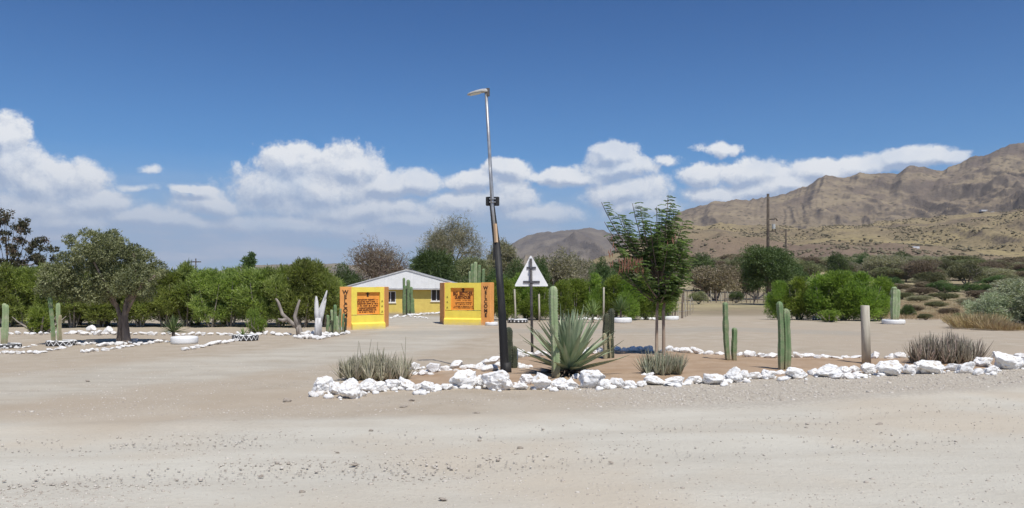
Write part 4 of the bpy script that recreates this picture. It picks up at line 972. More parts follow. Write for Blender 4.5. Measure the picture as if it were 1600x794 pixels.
def gate_wall(label, pts, kinds, H, right):
    """pts: four plan points (px, Y) left to right; faces between them"""
    G = [at(*q) for q in pts]; base = G[1].copy(); base.z = min(g.z for g in G)
    t = thing('gate_wall', label, 'gate wall', base); th = .34
    loc = [g - base for g in G]
    for l in loc: l.z = 0
    for i in range(3):
        P, Q = loc[i], loc[i + 1]; Mf, L = face_matrix(P, Q); k = kinds[i]
        if k == 'yellow':
            # a wall with a sunken orange panel
            x0, x1 = (.155 * L, .80 * L) if right else (.17 * L, .88 * L)
            z0, z1 = H * .35, H * .88
            b = MB(); yc = th / 2
            b.box((L / 2, yc, (z0 - .05) / 2 - .025), (L, th, z0 + .05), Mf); b.box((L / 2, yc, (z1 + H) / 2), (L, th, H - z1), Mf)
            b.box((x0 / 2, yc, (z0 + z1) / 2), (x0, th, z1 - z0), Mf); b.box(((x1 + L) / 2, yc, (z0 + z1) / 2), (L - x1, th, z1 - z0), Mf)
            b.box(((x0 + x1) / 2, th - .04, (z0 + z1) / 2), (x1 - x0 - .004, .08, z1 - z0 - .004), Mf)
            b.build('wall', M_yellow_gate, t)
            b = MB(); b.box(((x0 + x1) / 2, .10, (z0 + z1) / 2), (x1 - x0 - .004, .03, z1 - z0 - .004), Mf); pn = b.build('text_panel', M_orange_deep, t)
            # plinth with a sloped top
            b = MB(); zb = H * .155
            vs = [Mf @ Vector(v) for v in ((-.01, -.12, -.1), (L + .01, -.12, -.1), (L + .01, -.10, zb * .85), (-.01, -.10, zb * .85), (L + .01, -.003, zb * 1.08), (-.01, -.003, zb * 1.08), (L + .01, -.003, -.1), (-.01, -.003, -.1))]
            b.add(vs, [(0, 1, 2, 3), (3, 2, 4, 5), (0, 3, 5, 7), (1, 6, 4, 2), (5, 4, 6, 7), (0, 7, 6, 1)]); b.build('plinth', M_yellow_gate, t)
            Wp = x1 - x0; xc = (x0 + x1) / 2; Hp = z1 - z0; yy = .078
            if right:
                put_text(pn, Mf, 'BIG  BROTHER', xc + .01, z0 + Hp * .735, .235, M_letter, sx=Wp * .97 / 1.79, yo=yy)
                put_text(pn, Mf, 'GUESTHOUSE', xc, z0 + Hp * .565, .20, M_letter, sx=Wp * .82 / 1.52, yo=yy)
            rng = random.Random(4 if right else 9)
            # the small writing is too worn to read in the photograph: short broken strokes in its place
            rows = [(.44, .62, .5), (.33, .70, 1), (.26, .66, 1), (.17, .80, 1), (.10, .86, 1)] if right else [(.66, .90, 1), (.57, .88, 1), (.48, .92, 1), (.385, .90, 1), (.29, .72, 1), (.20, .80, 1), (.11, .70, 1)]
            for (fz, fw, dk) in rows:
                b = MB(); x = xc - Wp * fw / 2 + (Wp * .03 if right else -Wp * .02); xe = x + Wp * fw; zc = z0 + Hp * fz
                while x < xe:
                    w = rng.uniform(.018, .04); hh = rng.uniform(.030, .052) * (1.25 if not right else .8)
                    if rng.random() < .84: b.box((x + w / 2, yy + .002, zc + rng.uniform(-.008, .008)), (w * .78, .006, hh), Mf)
                    x += w
                b.build('faded_writing', M_letter if dk == 1 else mat('faint_lettering', rgb(.42, .13, .02), .8), pn)
            # small dark emblem at the top of the panel
            b = MB(); ex = xc + (.02 if right else 0); ez = z0 + Hp * .90; 
            for (ax, az_, bx_, bz_, cx_, cz_) in ((-.11, .05, -.02, -.03, 0, .03), (.11, .05, 0, .03, .02, -.03), (-.05, -.10, .05, -.10, 0, .07), (-.06, .085, .06, .085, 0, .02)):
                vs = [Vector((ex + a, yy + yo_, ez + c)) for yo_ in (0, .006) for (a, c) in ((ax, az_), (bx_, bz_), (cx_, cz_))]
                b.add([Mf @ v for v in vs], [(0, 1, 2), (5, 4, 3), (0, 3, 4, 1), (1, 4, 5, 2), (2, 5, 3, 0)])
            b.build('emblem', M_letter_black, pn)
            side = x0 * .45 if right else (x1 + L) / 2
            for zz in (.66, .54, .41): put_text(t, Mf, 'A', side, H * zz, .13, mat('faint_olive_lettering', rgb(.25, .18, .04), .8), sx=.9)
        else:
            # sharp-edged orange pillar standing slightly proud of the wall
            b = MB(); b.box((L / 2, th / 2 - .012, (H + .012) / 2 - .05), (L - .004, th + .03, H + .112), Mf, bev=.012); pl = b.build('pillar', M_orange, t)
            if k == 'welcome':
                word = 'WELCOME'; z = H * .875; st = H * .1065
                for j, ch in enumerate(word):
                    put_text(pl, Mf, ch, L * .5, z, .235, M_letter_black, 'letter', sx=.95, yo=-.034); z -= st * (1.0 if ch != 'O' else 1.02)
    return t
gate_wall('left orange and yellow gate wall with a sunken panel of worn writing', [(531, 32.5), (549, 32.5), (600, 33.5), (606.5, 35.4)], ['welcome', 'yellow', 'plain'], 1.74, False)
gate_wall('right yellow gate wall reading BIG BROTHER GUESTHOUSE with an orange WELCOME pillar', [(688, 38.6), (695, 36.9), (752, 36.4), (767, 36.2)], ['plain', 'yellow', 'welcome'], 1.93, True)

# ------------------------------------------------------------------ house
def house():
    Y = 73.0; s = Y / F_PX; p = at(636, Y)
    t = thing('house', 'single storey yellow house with a white gable roof behind the gate', 'house', p)
    wd, dp, hw, ha, ov = 11.6, 11.0, 2.42, 4.0, .42
    X = lambda px: (px - 800) * s - p.x
    Zl = lambda py: zof(py, Y) - p.z
    wins = [(X(602), X(618.5), Zl(473), Zl(455)), (X(673.5), X(690.5), Zl(471), Zl(452)), (X(556), X(572), Zl(473), Zl(455))]
    b = MB(); x = -wd / 2 + .3; ws = sorted(wins)
    segs = []
    for (a, c, z0, z1) in ws:
        b.box(((x + a) / 2, .12, hw / 2 - .2), (a - x, .24, hw + .4)); b.box(((a + c) / 2, .12, (z0 - .4) / 2), (c - a, .24, z0 + .4)); b.box(((a + c) / 2, .12, (z1 + hw) / 2), (c - a, .24, hw - z1)); x = c
    xe = wd / 2 - .3; b.box(((x + xe) / 2, .12, hw / 2 - .2), (xe - x, .24, hw + .4))
    for sx_ in (-1, 1): b.box((sx_ * (xe - .12), dp / 2 + .12, hw / 2 - .2), (.24, dp - .248, hw + .4))
    b.box((0, dp + .12 - .12, hw / 2 - .2), (2 * xe - .484, .24, hw + .4))
    b.build('wall', M_yellow, t)
    for (a, c, z0, z1) in ws:
        f = MB(); w = .07
        f.box(((a + c) / 2, .05, z0 + w / 2), (c - a, .09, w)); f.box(((a + c) / 2, .05, z1 - w / 2), (c - a, .09, w))
        for xx in (a + w / 2, (a + c) / 2, c - w / 2): f.box((xx, .052, (z0 + z1) / 2), (w, .094, z1 - z0 - 2 * w))
        fo = f.build('window', mat('white_window_frame', rgb(.78, .77, .75), .5), t)
        g = MB()
        for (xa, xb) in ((a + w, (a + c) / 2 - w / 2), ((a + c) / 2 + w / 2, c - w)):
            g = MB(); g.box(((xa + xb) / 2, .07, (z0 + z1) / 2), (xb - xa, .012, z1 - z0 - 2 * w)); g.build('pane', M_glass, fo)
        g = MB(); n = 8
        for i in range(n):
            g.box((a + w + (c - a - 2 * w) * (i + .5) / n, .035, (z0 + z1) / 2), (.018, .012, z1 - z0 - 2 * w))
        g.build('burglar_bars', M_curtain, fo)
        g = MB(); g.box(((a + c) / 2, -.03, z0 - .035), (c - a + .12, .10, .05)); g.build('sill', mat('white_window_frame', None), fo)
    # roof with gable overhanging the wall
    he = 2.42; r0 = -ov; r1 = dp + .6; hwid = wd / 2 - .1; rise = ha - he; b = MB(); th = .06
    for sg in (-1, 1):
        n = 22
        for i in range(n):                                           # corrugated sheet strips, ridge to eave
            y0 = r0 + (r1 - r0) * i / n; y1 = r0 + (r1 - r0) * (i + 1) / n; k = .018 if i % 2 else 0
            vs = [(0, y0, ha + k), (0, y1, ha + k), (sg * hwid, y1, he + k), (sg * hwid, y0, he + k), (0, y0, ha - th), (0, y1, ha - th), (sg * hwid, y1, he - th), (sg * hwid, y0, he - th)]
            fs = [(0, 1, 2, 3), (7, 6, 5, 4), (0, 3, 7, 4), (1, 5, 6, 2), (3, 2, 6, 7)]
            b.add(vs, fs)
    rf = b.build('roof', M_roof, t)
    for sg in (-1, 1):
        b = MB(); vs = []
        for yy in (r0 - .05, r0 - .003):
            vs += [(0, yy, ha + .03), (sg * (hwid + .06), yy, he + .01), (sg * (hwid + .06), yy, he - .09), (0, yy, ha - .09)]
        b.add(vs, [(0, 1, 2, 3), (7, 6, 5, 4), (0, 4, 5, 1), (1, 5, 6, 2), (2, 6, 7, 3), (3, 7, 4, 0)]); b.build('bargeboard', M_fascia, rf)
    # white gable boards
    M_gb = mat('white_gable_boards', rgb(.90, .90, .89), .5, rgb(.84, .84, .83), 2)
    n = 34; z0 = he - .10
    for i in range(n):
        xa = -hwid + .05 + (2 * hwid - .1) * i / n; xb = -hwid + .05 + (2 * hwid - .1) * (i + 1) / n; g = .003
        za = ha - abs(xa) / hwid * rise - .095; zb = ha - abs(xb) / hwid * rise - .095
        if max(za, zb) < z0 + .02: continue
        za = max(za, z0 + .01); zb = max(zb, z0 + .01); dy = .005 * (i % 2); b = MB(); y0, y1 = r0 + .004 + dy, r0 + .05 + dy
        vs = [(xa + g, y, z) if q in (0, 3) else (xb - g, y, z) for y in (y0, y1) for q, z in enumerate((z0, z0, zb, za))]
        b.add(vs, [(0, 1, 2, 3), (7, 6, 5, 4), (0, 4, 5, 1), (1, 5, 6, 2), (2, 6, 7, 3), (3, 7, 4, 0)]); b.build('gable_board', M_gb, t)
    b = MB(); b.box((0, r0 + .02, z0 - .075), (2 * hwid, .09, .14)); b.build('fascia', M_fascia, t)
    b = MB(); b.box((0, r0 / 2 + .03, z0 - .01 ), (2 * hwid - .2, -r0 - .08, .03)); b.build('soffit', M_soffit, t)
    b = MB(); b.box((X(586), -.02, 1.0), (.9, .05, 2.0)); d = b.build('door', M_curtain, t)
    b = MB(); b.box((X(586) + .35, -.06, 1.0), (.04, .04, .12)); b.build('handle', M_galv, d)
house()
cactus(638, 491, 'tall dark cactus cluster standing before the yellow house wall', [(-5, 446, 5, M_cactus, 0), (-7, 434, 4, M_cactus, 0), (1, 437, 5.5, M_cactus, -1), (-2, 450, 5, M_cactus_dark, 0), (5, 448, 4.5, M_cactus, 0), (8, 466, 4, M_cactus, -1), (3, 455, 5, M_cactus_dark, 0), (-7, 456, 4, M_cactus, 0)], Y=66, spines=False)
cactus(742, 500, 'cactus cluster of tall columns looking over the right gate wall', [(-4, 412, 5, M_cactus, 0), (1, 409, 6, M_cactus_pale, 0), (6, 414, 5, M_cactus, 1), (12, 420, 5, M_cactus, 1), (-8, 424, 4, M_cactus_pale, 0)], Y=44, spines=False)
cactus(519, 523, 'grey-green cactus cluster beside the left gate wall', [(-6, 492, 5, M_cactus, -1), (-1, 484, 5, M_cactus_pale, 0), (4, 476, 5, M_cactus, 1), (0, 500, 5, M_cactus_dark, 0), (8, 494, 4.5, M_cactus_pale, 0)], spines=False)
cactus(536, 521, 'thin cactus columns standing in front of the left WELCOME pillar', [(-4, 482, 3.5, M_cactus, 0), (0, 490, 3.5, M_cactus, 0), (4, 497, 3.5, M_cactus_dark, 0)], spines=False)

# ------------------------------------------------------------------ white dead trunk and bare branching trunk
def dead_trunk():
    p = pick(497, 527); s = p.y / F_PX; t = thing('dead_trunk', 'white painted dead tree trunk with three pointed prongs in rocks', 'dead tree', p)
    m = mat('whitewashed_bark', rgb(.66, .65, .64), .85, rgb(.34, .32, .31), 7, .7, 14, stretch=(1, 1, .2), sharp=(.42, .7))
    b = MB(); b.tube([(0, 0, -.1), (.0, 0, .3 * 1), (.03, 0, 30 * s)], [.14, .125, .13], 9); b.build('trunk', m, t, True)
    for (x0, x1, x2, top, r) in ((0, -2, -3, 64, .085), (2, 6, 12, 60, .075), (1, 4, 14, 73, .06)):
        b = MB(); zz = top * s
        b.tube([(x0 * s, 0, 20 * s), (x1 * s, -.02, zz * .6), (x2 * s * .8, -.02, zz * .85), (x2 * s, 0, zz)], [r * 1.1, r, r * .8, r * .35], 8); b.build('prong', m, t, True)
dead_trunk()
def bare_trunk():
    p = pick(469, 524); s = p.y / F_PX; t = thing('bare_forked_trunk', 'bare grey forked trunk leaning left under the hedge', 'dead tree', p)
    b = MB(); b.tube([(0, 0, -.1), (-2 * s, 0, 10 * s), (-4 * s, 0, 16 * s)], [.13, .11, .10], 8); b.build('trunk', M_bark_grey, t, True)
    for pts in ([(-3, 12), (-16, 22), (-28, 34), (-34, 52), (-38, 58)], [(-4, 14), (-9, 30), (-5, 44), (-1, 56)], [(-20, 26), (-27, 24), (-34, 26)]):
        b = MB(); b.tube([(x * s, rk.uniform(-.05, .05), z * s) for x, z in pts], [.09 * (1 - .6 * i / (len(pts) - 1)) for i in range(len(pts))], 7); b.build('limb', M_bark_grey, t, True)
bare_trunk()

# ------------------------------------------------------------------ hedge shrubs
M_oleander = leaf_mat('oleander_leaf', rgb(.14, .17, .05), rgb(.28, .34, .10), rgb(.46, .52, .19), .45, .5, .2)
M_oleander_b = leaf_mat('bright_shrub_leaf', rgb(.13, .19, .04), rgb(.25, .34, .07), rgb(.40, .49, .13), .45, .5, .15)
def shrub_proto(m, seed, H=2.6, Wd=1.5, n=3000, low=.20, name='hedge_shrub', L=.18, w=.028, trunk=M_bark_grey, per=5):
    rng = np.random.default_rng(seed); t = thing(name, 'proto', 'shrub'); mb = MB(); ends = []
    for i in range(6):
        a = i * 1.05 + rng.random(); sp = .28 + .35 * rng.random()
        pts = [Vector((math.cos(a) * .08, math.sin(a) * .08, -.1)), Vector((math.cos(a) * (.1 + sp * .35), math.sin(a) * (.1 + sp * .35), H * .28)), Vector((math.cos(a) * sp * .9, math.sin(a) * sp * .9, H * .58)), Vector((math.cos(a) * sp * 1.15, math.sin(a) * sp * 1.15, H * .85))]
        mb.tube(pts, [.045, .032, .022, .01], 6, cap=False)
    mb.build('stems', trunk, t, True)
    blobs = []
    for i in range(17):
        f = rng.random(); z = H * (low + (.93 - low) * f); rr = Wd * .5 * (1 - .45 * abs(f - .42) ** 1.3); a = rng.random() * 6.28; q = rr * math.sqrt(rng.random()) * .8
        r_ = Wd * (.15 + .17 * rng.random()); blobs.append(((math.cos(a) * q, math.sin(a) * q, z), (r_, r_, r_ * 1.25)))
    for i in range(7):
        a = rng.random() * 6.28; q = Wd * .3 * rng.random(); r_ = Wd * .12; blobs.append(((math.cos(a) * q, math.sin(a) * q, H * (.90 + .1 * rng.random())), (r_, r_, r_ * 2.0)))
    foliage('leaves', blobs, n, per, L, w, m, t, rng, spread=.5, up=.75, lo=.35, hi=1.12)
    return t
protos = [shrub_proto(M_oleander, 40 + i) for i in range(4)]
protos_b = [shrub_proto(M_oleander_b, 50 + i, H=2.4, Wd=1.7, low=.22) for i in range(3)]
used = set()
def place(proto, px, Y, H, Wd, label, group, rz=None, ph=2.6, pw=1.5, name=None):
    o = proto if proto.name not in used else copy_tree(proto)
    used.add(proto.name); used.add(o.name)
    o.location = at(px, Y); o.rotation_euler = (0, 0, rk.uniform(0, 6.28) if rz is None else rz); o.scale = (Wd / pw, Wd / pw, H / ph * (.89 if ph > 1.5 else 1.0))
    o['label'] = label; o['group'] = group; return o
i = 0
for k in range(17):                                                   # left hedge, front layer from the gate leftwards
    px = 508 - k * 35.5 + rk.uniform(-6, 6); Yh = 34.4 + rk.uniform(-.4, .6); topy = 419 + rk.uniform(-6, 6) + (-6 if px > 440 else 0)
    place(protos[k % 4], px, Yh, zof(topy, Yh) - g1(0, Yh), rk.uniform(1.35, 1.7), 'bushy green shrub of the left hedge, front layer, %s from the gate' % ORD[k], 'shrubs of the left hedge')
for k in range(13):
    px = 500 - k * 47 + rk.uniform(-8, 8); Yh = 36.6 + rk.uniform(-.3, .8); topy = 423 + rk.uniform(-8, 8)
    place(protos[(k + 2) % 4], px, Yh, zof(topy, Yh) - g1(0, Yh), rk.uniform(1.7, 2.1), 'bushy green shrub of the left hedge, back layer, %s from the gate' % ORD[k], 'shrubs of the left hedge')
for k in range(10):                                                    # middle hedge
    px = 792 + k * 27 + rk.uniform(-5, 5); Yh = 42.8 + rk.uniform(-.5, .8); topy = 437 + rk.uniform(-6, 6)
    place(protos_b[k % 3], px, Yh, zof(topy, Yh) - g1(0, Yh), rk.uniform(1.4, 1.9), 'fresh green shrub of the middle hedge, %s to the right of the lamp post' % ORD[k], 'shrubs of the middle hedge', ph=2.4, pw=1.7)
for k, (px, Yh, topy, wd) in enumerate([(1217, 43.5, 443, 1.25), (1248, 43, 437, 1.8), (1283, 42, 432, 2.0), (1318, 41.5, 428, 2.1), (1350, 41, 430, 2.0), (1374, 42, 436, 1.5), (1300, 44.5, 430, 2.2)]):
    place(protos_b[(k + 1) % 3], px, Yh, zof(topy, Yh) - g1(0, Yh), wd, 'bright green shrub of the right clump, %s' % ['small leftmost one', 'second from its left', 'in its middle left', 'tallest one in its middle', 'right of its tallest', 'rightmost one behind the white tyre', 'one hidden behind its middle'][k], 'bright green shrubs on the right', ph=2.4, pw=1.7)
# small ground plants under the left hedge
lowp = shrub_proto(M_oleander_b, 60, H=.7, Wd=.8, n=500, low=.2, name='small_green_bush', L=.12, w=.03)
for k, (px, Y_, h, w, lb) in enumerate([(62, 30.2, .75, 1.0, 'small leafy green bush left of the zigzag tyre cacti'), (405, 30.3, .4, .5, 'tiny green plant between the bold zigzag tyre and the bare trunk'), (395, 30.4, .7, .4, 'slender young green plant right of the bold zigzag tyre'), (590, 46, .5, .9, 'small grey-green bush behind the left gate wall'), (1296, 39.6, .45, .9, 'low green plant in front of the bright shrubs')]):
    place(lowp, px, Y_, h, w, lb, 'small bushes on the ground', ph=.7, pw=.8)

# ------------------------------------------------------------------ trees
def tree(px, Y, label, topy, wpx, m_leaf, seed, wood=M_bark, trunk_h=.3, n=2600, per=4, L=.09, w=.035, blob=.2, kids=(3, 3, 3), depth=3, r=None, nblob=0, trunks=1, flat=1.0, name='tree', spread=.6, up=.12, lo=.3, hi=1.0, leafy=True, bare_leaf=None, wander=.15, bottom=None, shift=0, taper=.62):
    p = at(px, Y); H = zof(topy, Y) - p.z; Wm = wdt(wpx, Y); rng = np.random.default_rng(seed)
    t = thing(name, label, 'tree', p); ends = []; mids = []; mb = MB(); r = r or H * .028
    L0 = H * trunk_h
    for k in range(trunks):
        a = k * 2.4 + rng.random(); q = Vector((math.cos(a), math.sin(a), 0)) * (r * 1.1 if trunks > 1 else 0)
        branches(mb, rng, q + Vector((0, 0, -.15)), Vector((q.x * 2.2, q.y * 2.2, 1)) if trunks > 1 else (shift * .1, 0, 1), L0, r, depth, kids, ends, spread=spread, up=up, n0=8, wander=wander, shrink=.78, mid=mids, taper=taper)
    # fit the skeleton to the crown's width and height
    V = np.array(mb.v); e = np.array([tuple(x[0]) for x in ends]); mz = e[:, 2].max()
    ex = max(abs(e[:, 0]).max(), abs(e[:, 1]).max())
    br = Wm * blob / 2
    sx_, sz_ = (Wm / 2 - br * .8) / max(ex, .1), (H - br * flat) / mz
    f = np.clip((V[:, 2] - L0 * .6) / (mz - L0 * .6), 0, 1)[:, None]
    V[:, :2] *= (1 + (sx_ - 1) * np.clip(f * 3, 0, 1)); V[:, 2] *= sz_
    mb.v = [tuple(v) for v in V]; mb.build('trunk', wood, t, True)
    if leafy:
        def tr(q):
            f_ = min(1, max(0, (q.z - L0 * .6) / (mz - L0 * .6)) * 3); return (q.x * (1 + (sx_ - 1) * f_), q.y * (1 + (sx_ - 1) * f_), q.z * sz_)
        blobs = [(tr(q), (br * (.7 + .6 * rng.random()),) * 2 + (br * flat * (.7 + .5 * rng.random()),)) for q, _ in ends]
        blobs += [(tr(q), (br * .6, br * .6, br * .6 * flat)) for q in mids if rng.random() < nblob]
        if bottom: blobs = [b for b in blobs if b[0][2] > bottom * H]
        foliage('crown', blobs, n, per, L, w, m_leaf, t, rng, spread=.8, up=.15, lo=lo, hi=hi)
    return t
M_olive = leaf_mat('grey_olive_leaf', rgb(.12, .13, .065), rgb(.21, .22, .11), rgb(.35, .35, .19), .25, .55, .05)
M_red = leaf_mat('reddish_leaf', rgb(.07, .075, .04), rgb(.12, .12, .07), rgb(.23, .15, .12), .25, .55, .05)
M_dkgreen = leaf_mat('dark_tree_leaf', rgb(.055, .09, .03), rgb(.10, .15, .05), rgb(.17, .23, .09), .3, .55, .15)
M_thorn = leaf_mat('grey_thorn_leaf', rgb(.23, .21, .15), rgb(.33, .31, .22), rgb(.44, .41, .30), .35, .6, .1)
M_brownbush = leaf_mat('brown_bush_leaf', rgb(.17, .13, .095), rgb(.25, .20, .145), rgb(.34, .28, .20), .25, .7, .15)
M_scrub = leaf_mat('scrub_leaf', rgb(.12, .13, .065), rgb(.19, .20, .10), rgb(.28, .28, .15), .25, .6, .25)
M_salt = leaf_mat('silver_bush_leaf', rgb(.25, .28, .17), rgb(.38, .42, .28), rgb(.55, .58, .42), .2, .6, .1)

def round_tree():
    """the grey-green tree at the left: short thick forked trunk and a broad uneven crown"""
    p = pick(191, 538); p.y += .1; s = p.y / F_PX; rng = np.random.default_rng(4)
    t = thing('tree', 'round-crowned grey-green tree with a thick double trunk left of the white tyre', 'tree', p)
    mb = MB()
    mb.tube([(-.14, 0, -.1), (-.12, 0, .3), (-.10, .02, .8), (-.22, .02, 1.15)], [.12, .085, .075, .06], 9, cap=False)
    mb.tube([(.10, 0, -.1), (.06, 0, .3), (.03, -.02, .8), (.10, -.02, 1.3)], [.15, .12, .10, .08], 9, cap=False)
    for (x, y, z, r, q) in ((-.22, .02, 1.15, .08, ((-.75, .2, 1.7), (-1.2, .2, 2.0))), (-.22, .02, 1.15, .06, ((-.4, -.4, 1.9), (-.6, -.6, 2.5))), (.1, -.02, 1.3, .09, ((.25, .3, 2.0), (.1, .4, 2.8))), (.1, -.02, 1.3, .07, ((.55, -.2, 1.7), (1.0, -.1, 2.1))), (.06, 0, .9, .05, ((.45, -.3, 1.4), (.8, -.5, 1.9)))):
        mb.tube([(x, y, z), q[0], q[1]], [r, r * .7, r * .4], 7, cap=False)
    mb.build('trunk', M_bark, t, True)
    blobs = []
    def B(px_, py_, w_, h_, y=None):
        blobs.append((((px_ - 191) * s, rng.uniform(-.9, .9) if y is None else y, (538 - py_) * s), (w_ * s, w_ * s * .9, h_ * s)))
    for (a, b, c, d) in [(150, 385, 26, 22), (175, 392, 26, 22), (130, 400, 26, 24), (200, 408, 26, 24), (112, 412, 24, 24), (160, 412, 36, 30), (100, 432, 28, 26), (140, 438, 32, 28), (180, 440, 34, 26), (218, 432, 24, 26), (224, 448, 18, 16), (85, 448, 18, 18), (110, 458, 24, 18), (150, 462, 28, 16), (200, 458, 26, 16), (172, 372, 18, 12), (228, 420, 16, 14), (120, 388, 12, 10), (142, 370, 10, 8)]:
        B(a, b, c * .80, d * .80); B(a + rng.uniform(-14, 14), b + rng.uniform(-8, 10), c * .6, d * .6); B(a + rng.uniform(-16, 16), b + rng.uniform(-8, 12), c * .45, d * .45)
    blobs += [(((x_ - 191) * s, rng.uniform(-.3, .3), (538 - y_) * s), (6 * s, 6 * s, 5 * s)) for (x_, y_) in ((131, 362), (138, 366), (146, 365), (110, 375), (104, 372), (118, 380), (167, 363), (195, 378), (99, 381))]
    foliage('crown', blobs, 8200, 5, .085, .034, M_olive, t, rng, spread=.9, up=.1, lo=.55, hi=1.08)
round_tree()
def left_tree():
    Y = 38.0; p = at(14, Y); sc = Y / F_PX; rng = np.random.default_rng(14)
    t = thing('tree', 'thin reddish tree of scattered leaf clumps above the hedge at the left edge', 'tree', p)
    zb = HOR + H_CAM / sc
    cl = [(12, 340), (3, 346), (8, 365), (15, 376), (3, 386), (38, 347), (29, 352), (38, 362), (32, 375), (39, 379), (22, 395), (31, 400), (10, 409), (14, 418), (58, 379), (66, 375), (54, 386), (49, 383), (48, 392), (62, 402), (70, 405), (78, 404), (45, 402), (20, 386), (76, 390), (35, 413), (-10, 350), (-17, 380), (-12, 402), (60, 412), (8, 332), (-4, 364), (24, 410), (2, 412), (52, 410), (-22, 366), (-24, 395), (18, 355)]
    mb = MB(); mb.tube([(0, 0, -.1), (.05, 0, 1.6), (-.05, 0, 2.9)], [.12, .09, .07], 8, cap=False)
    for (a, b) in cl:
        x, z = (a - 14) * sc, (zb - b) * sc; y = rng.uniform(-.9, .9); s0 = Vector((-.05, 0, 2.2 + rng.random() * .7)); e = Vector((x, y, z)); m_ = s0.lerp(e, .5) + Vector((x * .15, 0, -.15))
        mb.tube([s0, m_, e], [.03, .018, .006], 5, cap=False)
    mb.build('trunk', M_bark, t, True)
    blobs = [(((a - 14) * sc + rng.normal() * .04, rng.uniform(-.5, .5), (zb - b) * sc), (5.2 * sc * rng.uniform(.6, 1.3), 4 * sc, 3.6 * sc)) for (a, b) in cl for _ in range(2)]
    foliage('crown', blobs, 1500, 4, .12, .06, M_red, t, rng, spread=.9, up=.1, lo=.2, hi=1.1)
left_tree()
tree(577, 92, 'bare brown thorn tree behind the yellow house on its left', 363, 150, M_brownbush, 12, wood=M_twig_brown, trunk_h=.14, kids=(4, 4, 3, 4), depth=5, r=.20, taper=.72, spread=.72, up=.0, n=2300, per=3, L=.45, w=.045, blob=.17, wander=.22, lo=.1)
tree(722, 98, 'large grey leafless thorn tree behind the yellow house', 331, 146, M_thorn, 14, wood=M_twig_grey, trunk_h=.16, kids=(4, 4, 3, 3), depth=5, r=.20, taper=.70, spread=.70, up=.06, n=5600, per=3, L=.42, w=.045, blob=.18, wander=.22, lo=.1, nblob=.8)
tree(782, 92, 'smaller grey thorn tree right of the large leafless one', 374, 70, M_thorn, 15, wood=M_twig_grey, trunk_h=.2, kids=(4, 3, 3), depth=4, r=.12, spread=.66, n=5200, per=3, L=.36, w=.06, blob=.24, lo=.1, nblob=.5)
tree(672, 80, 'dark green feathery tree just above the house roof', 391, 96, M_dkgreen, 16, trunk_h=.2, kids=(4, 4), depth=3, n=5200, per=4, L=.55, w=.07, blob=.34, spread=.85)
tree(738, 84, 'low dusty bush between the dark tree and the right gate wall', 398, 70, M_scrub, 17, trunk_h=.16, kids=(4, 3), depth=3, n=5000, per=4, L=.18, w=.06, blob=.4, spread=.8)
tree(388, 48, 'small tree top poking above the left hedge', 397, 24, M_dkgreen, 18, n=300, per=5, L=.2, w=.08, blob=.35, kids=(3, 2), depth=3, trunk_h=.45)
tree(1200, 105, 'dark green spreading tree in front of the utility pole', 378, 100, M_dkgreen, 19, wood=M_bark, trunk_h=.16, kids=(4, 4, 3), depth=3, n=9500, per=4, L=.26, w=.10, blob=.36, spread=.85, flat=.9, nblob=1.0, up=.02)
tree(1178, 112, 'thin bare crooked tree at the end of the wire fence', 430, 28, M_dkgreen, 20, trunk_h=.4, kids=(2, 2), depth=3, n=300, per=4, L=.3, w=.1, blob=.5, r=.12)

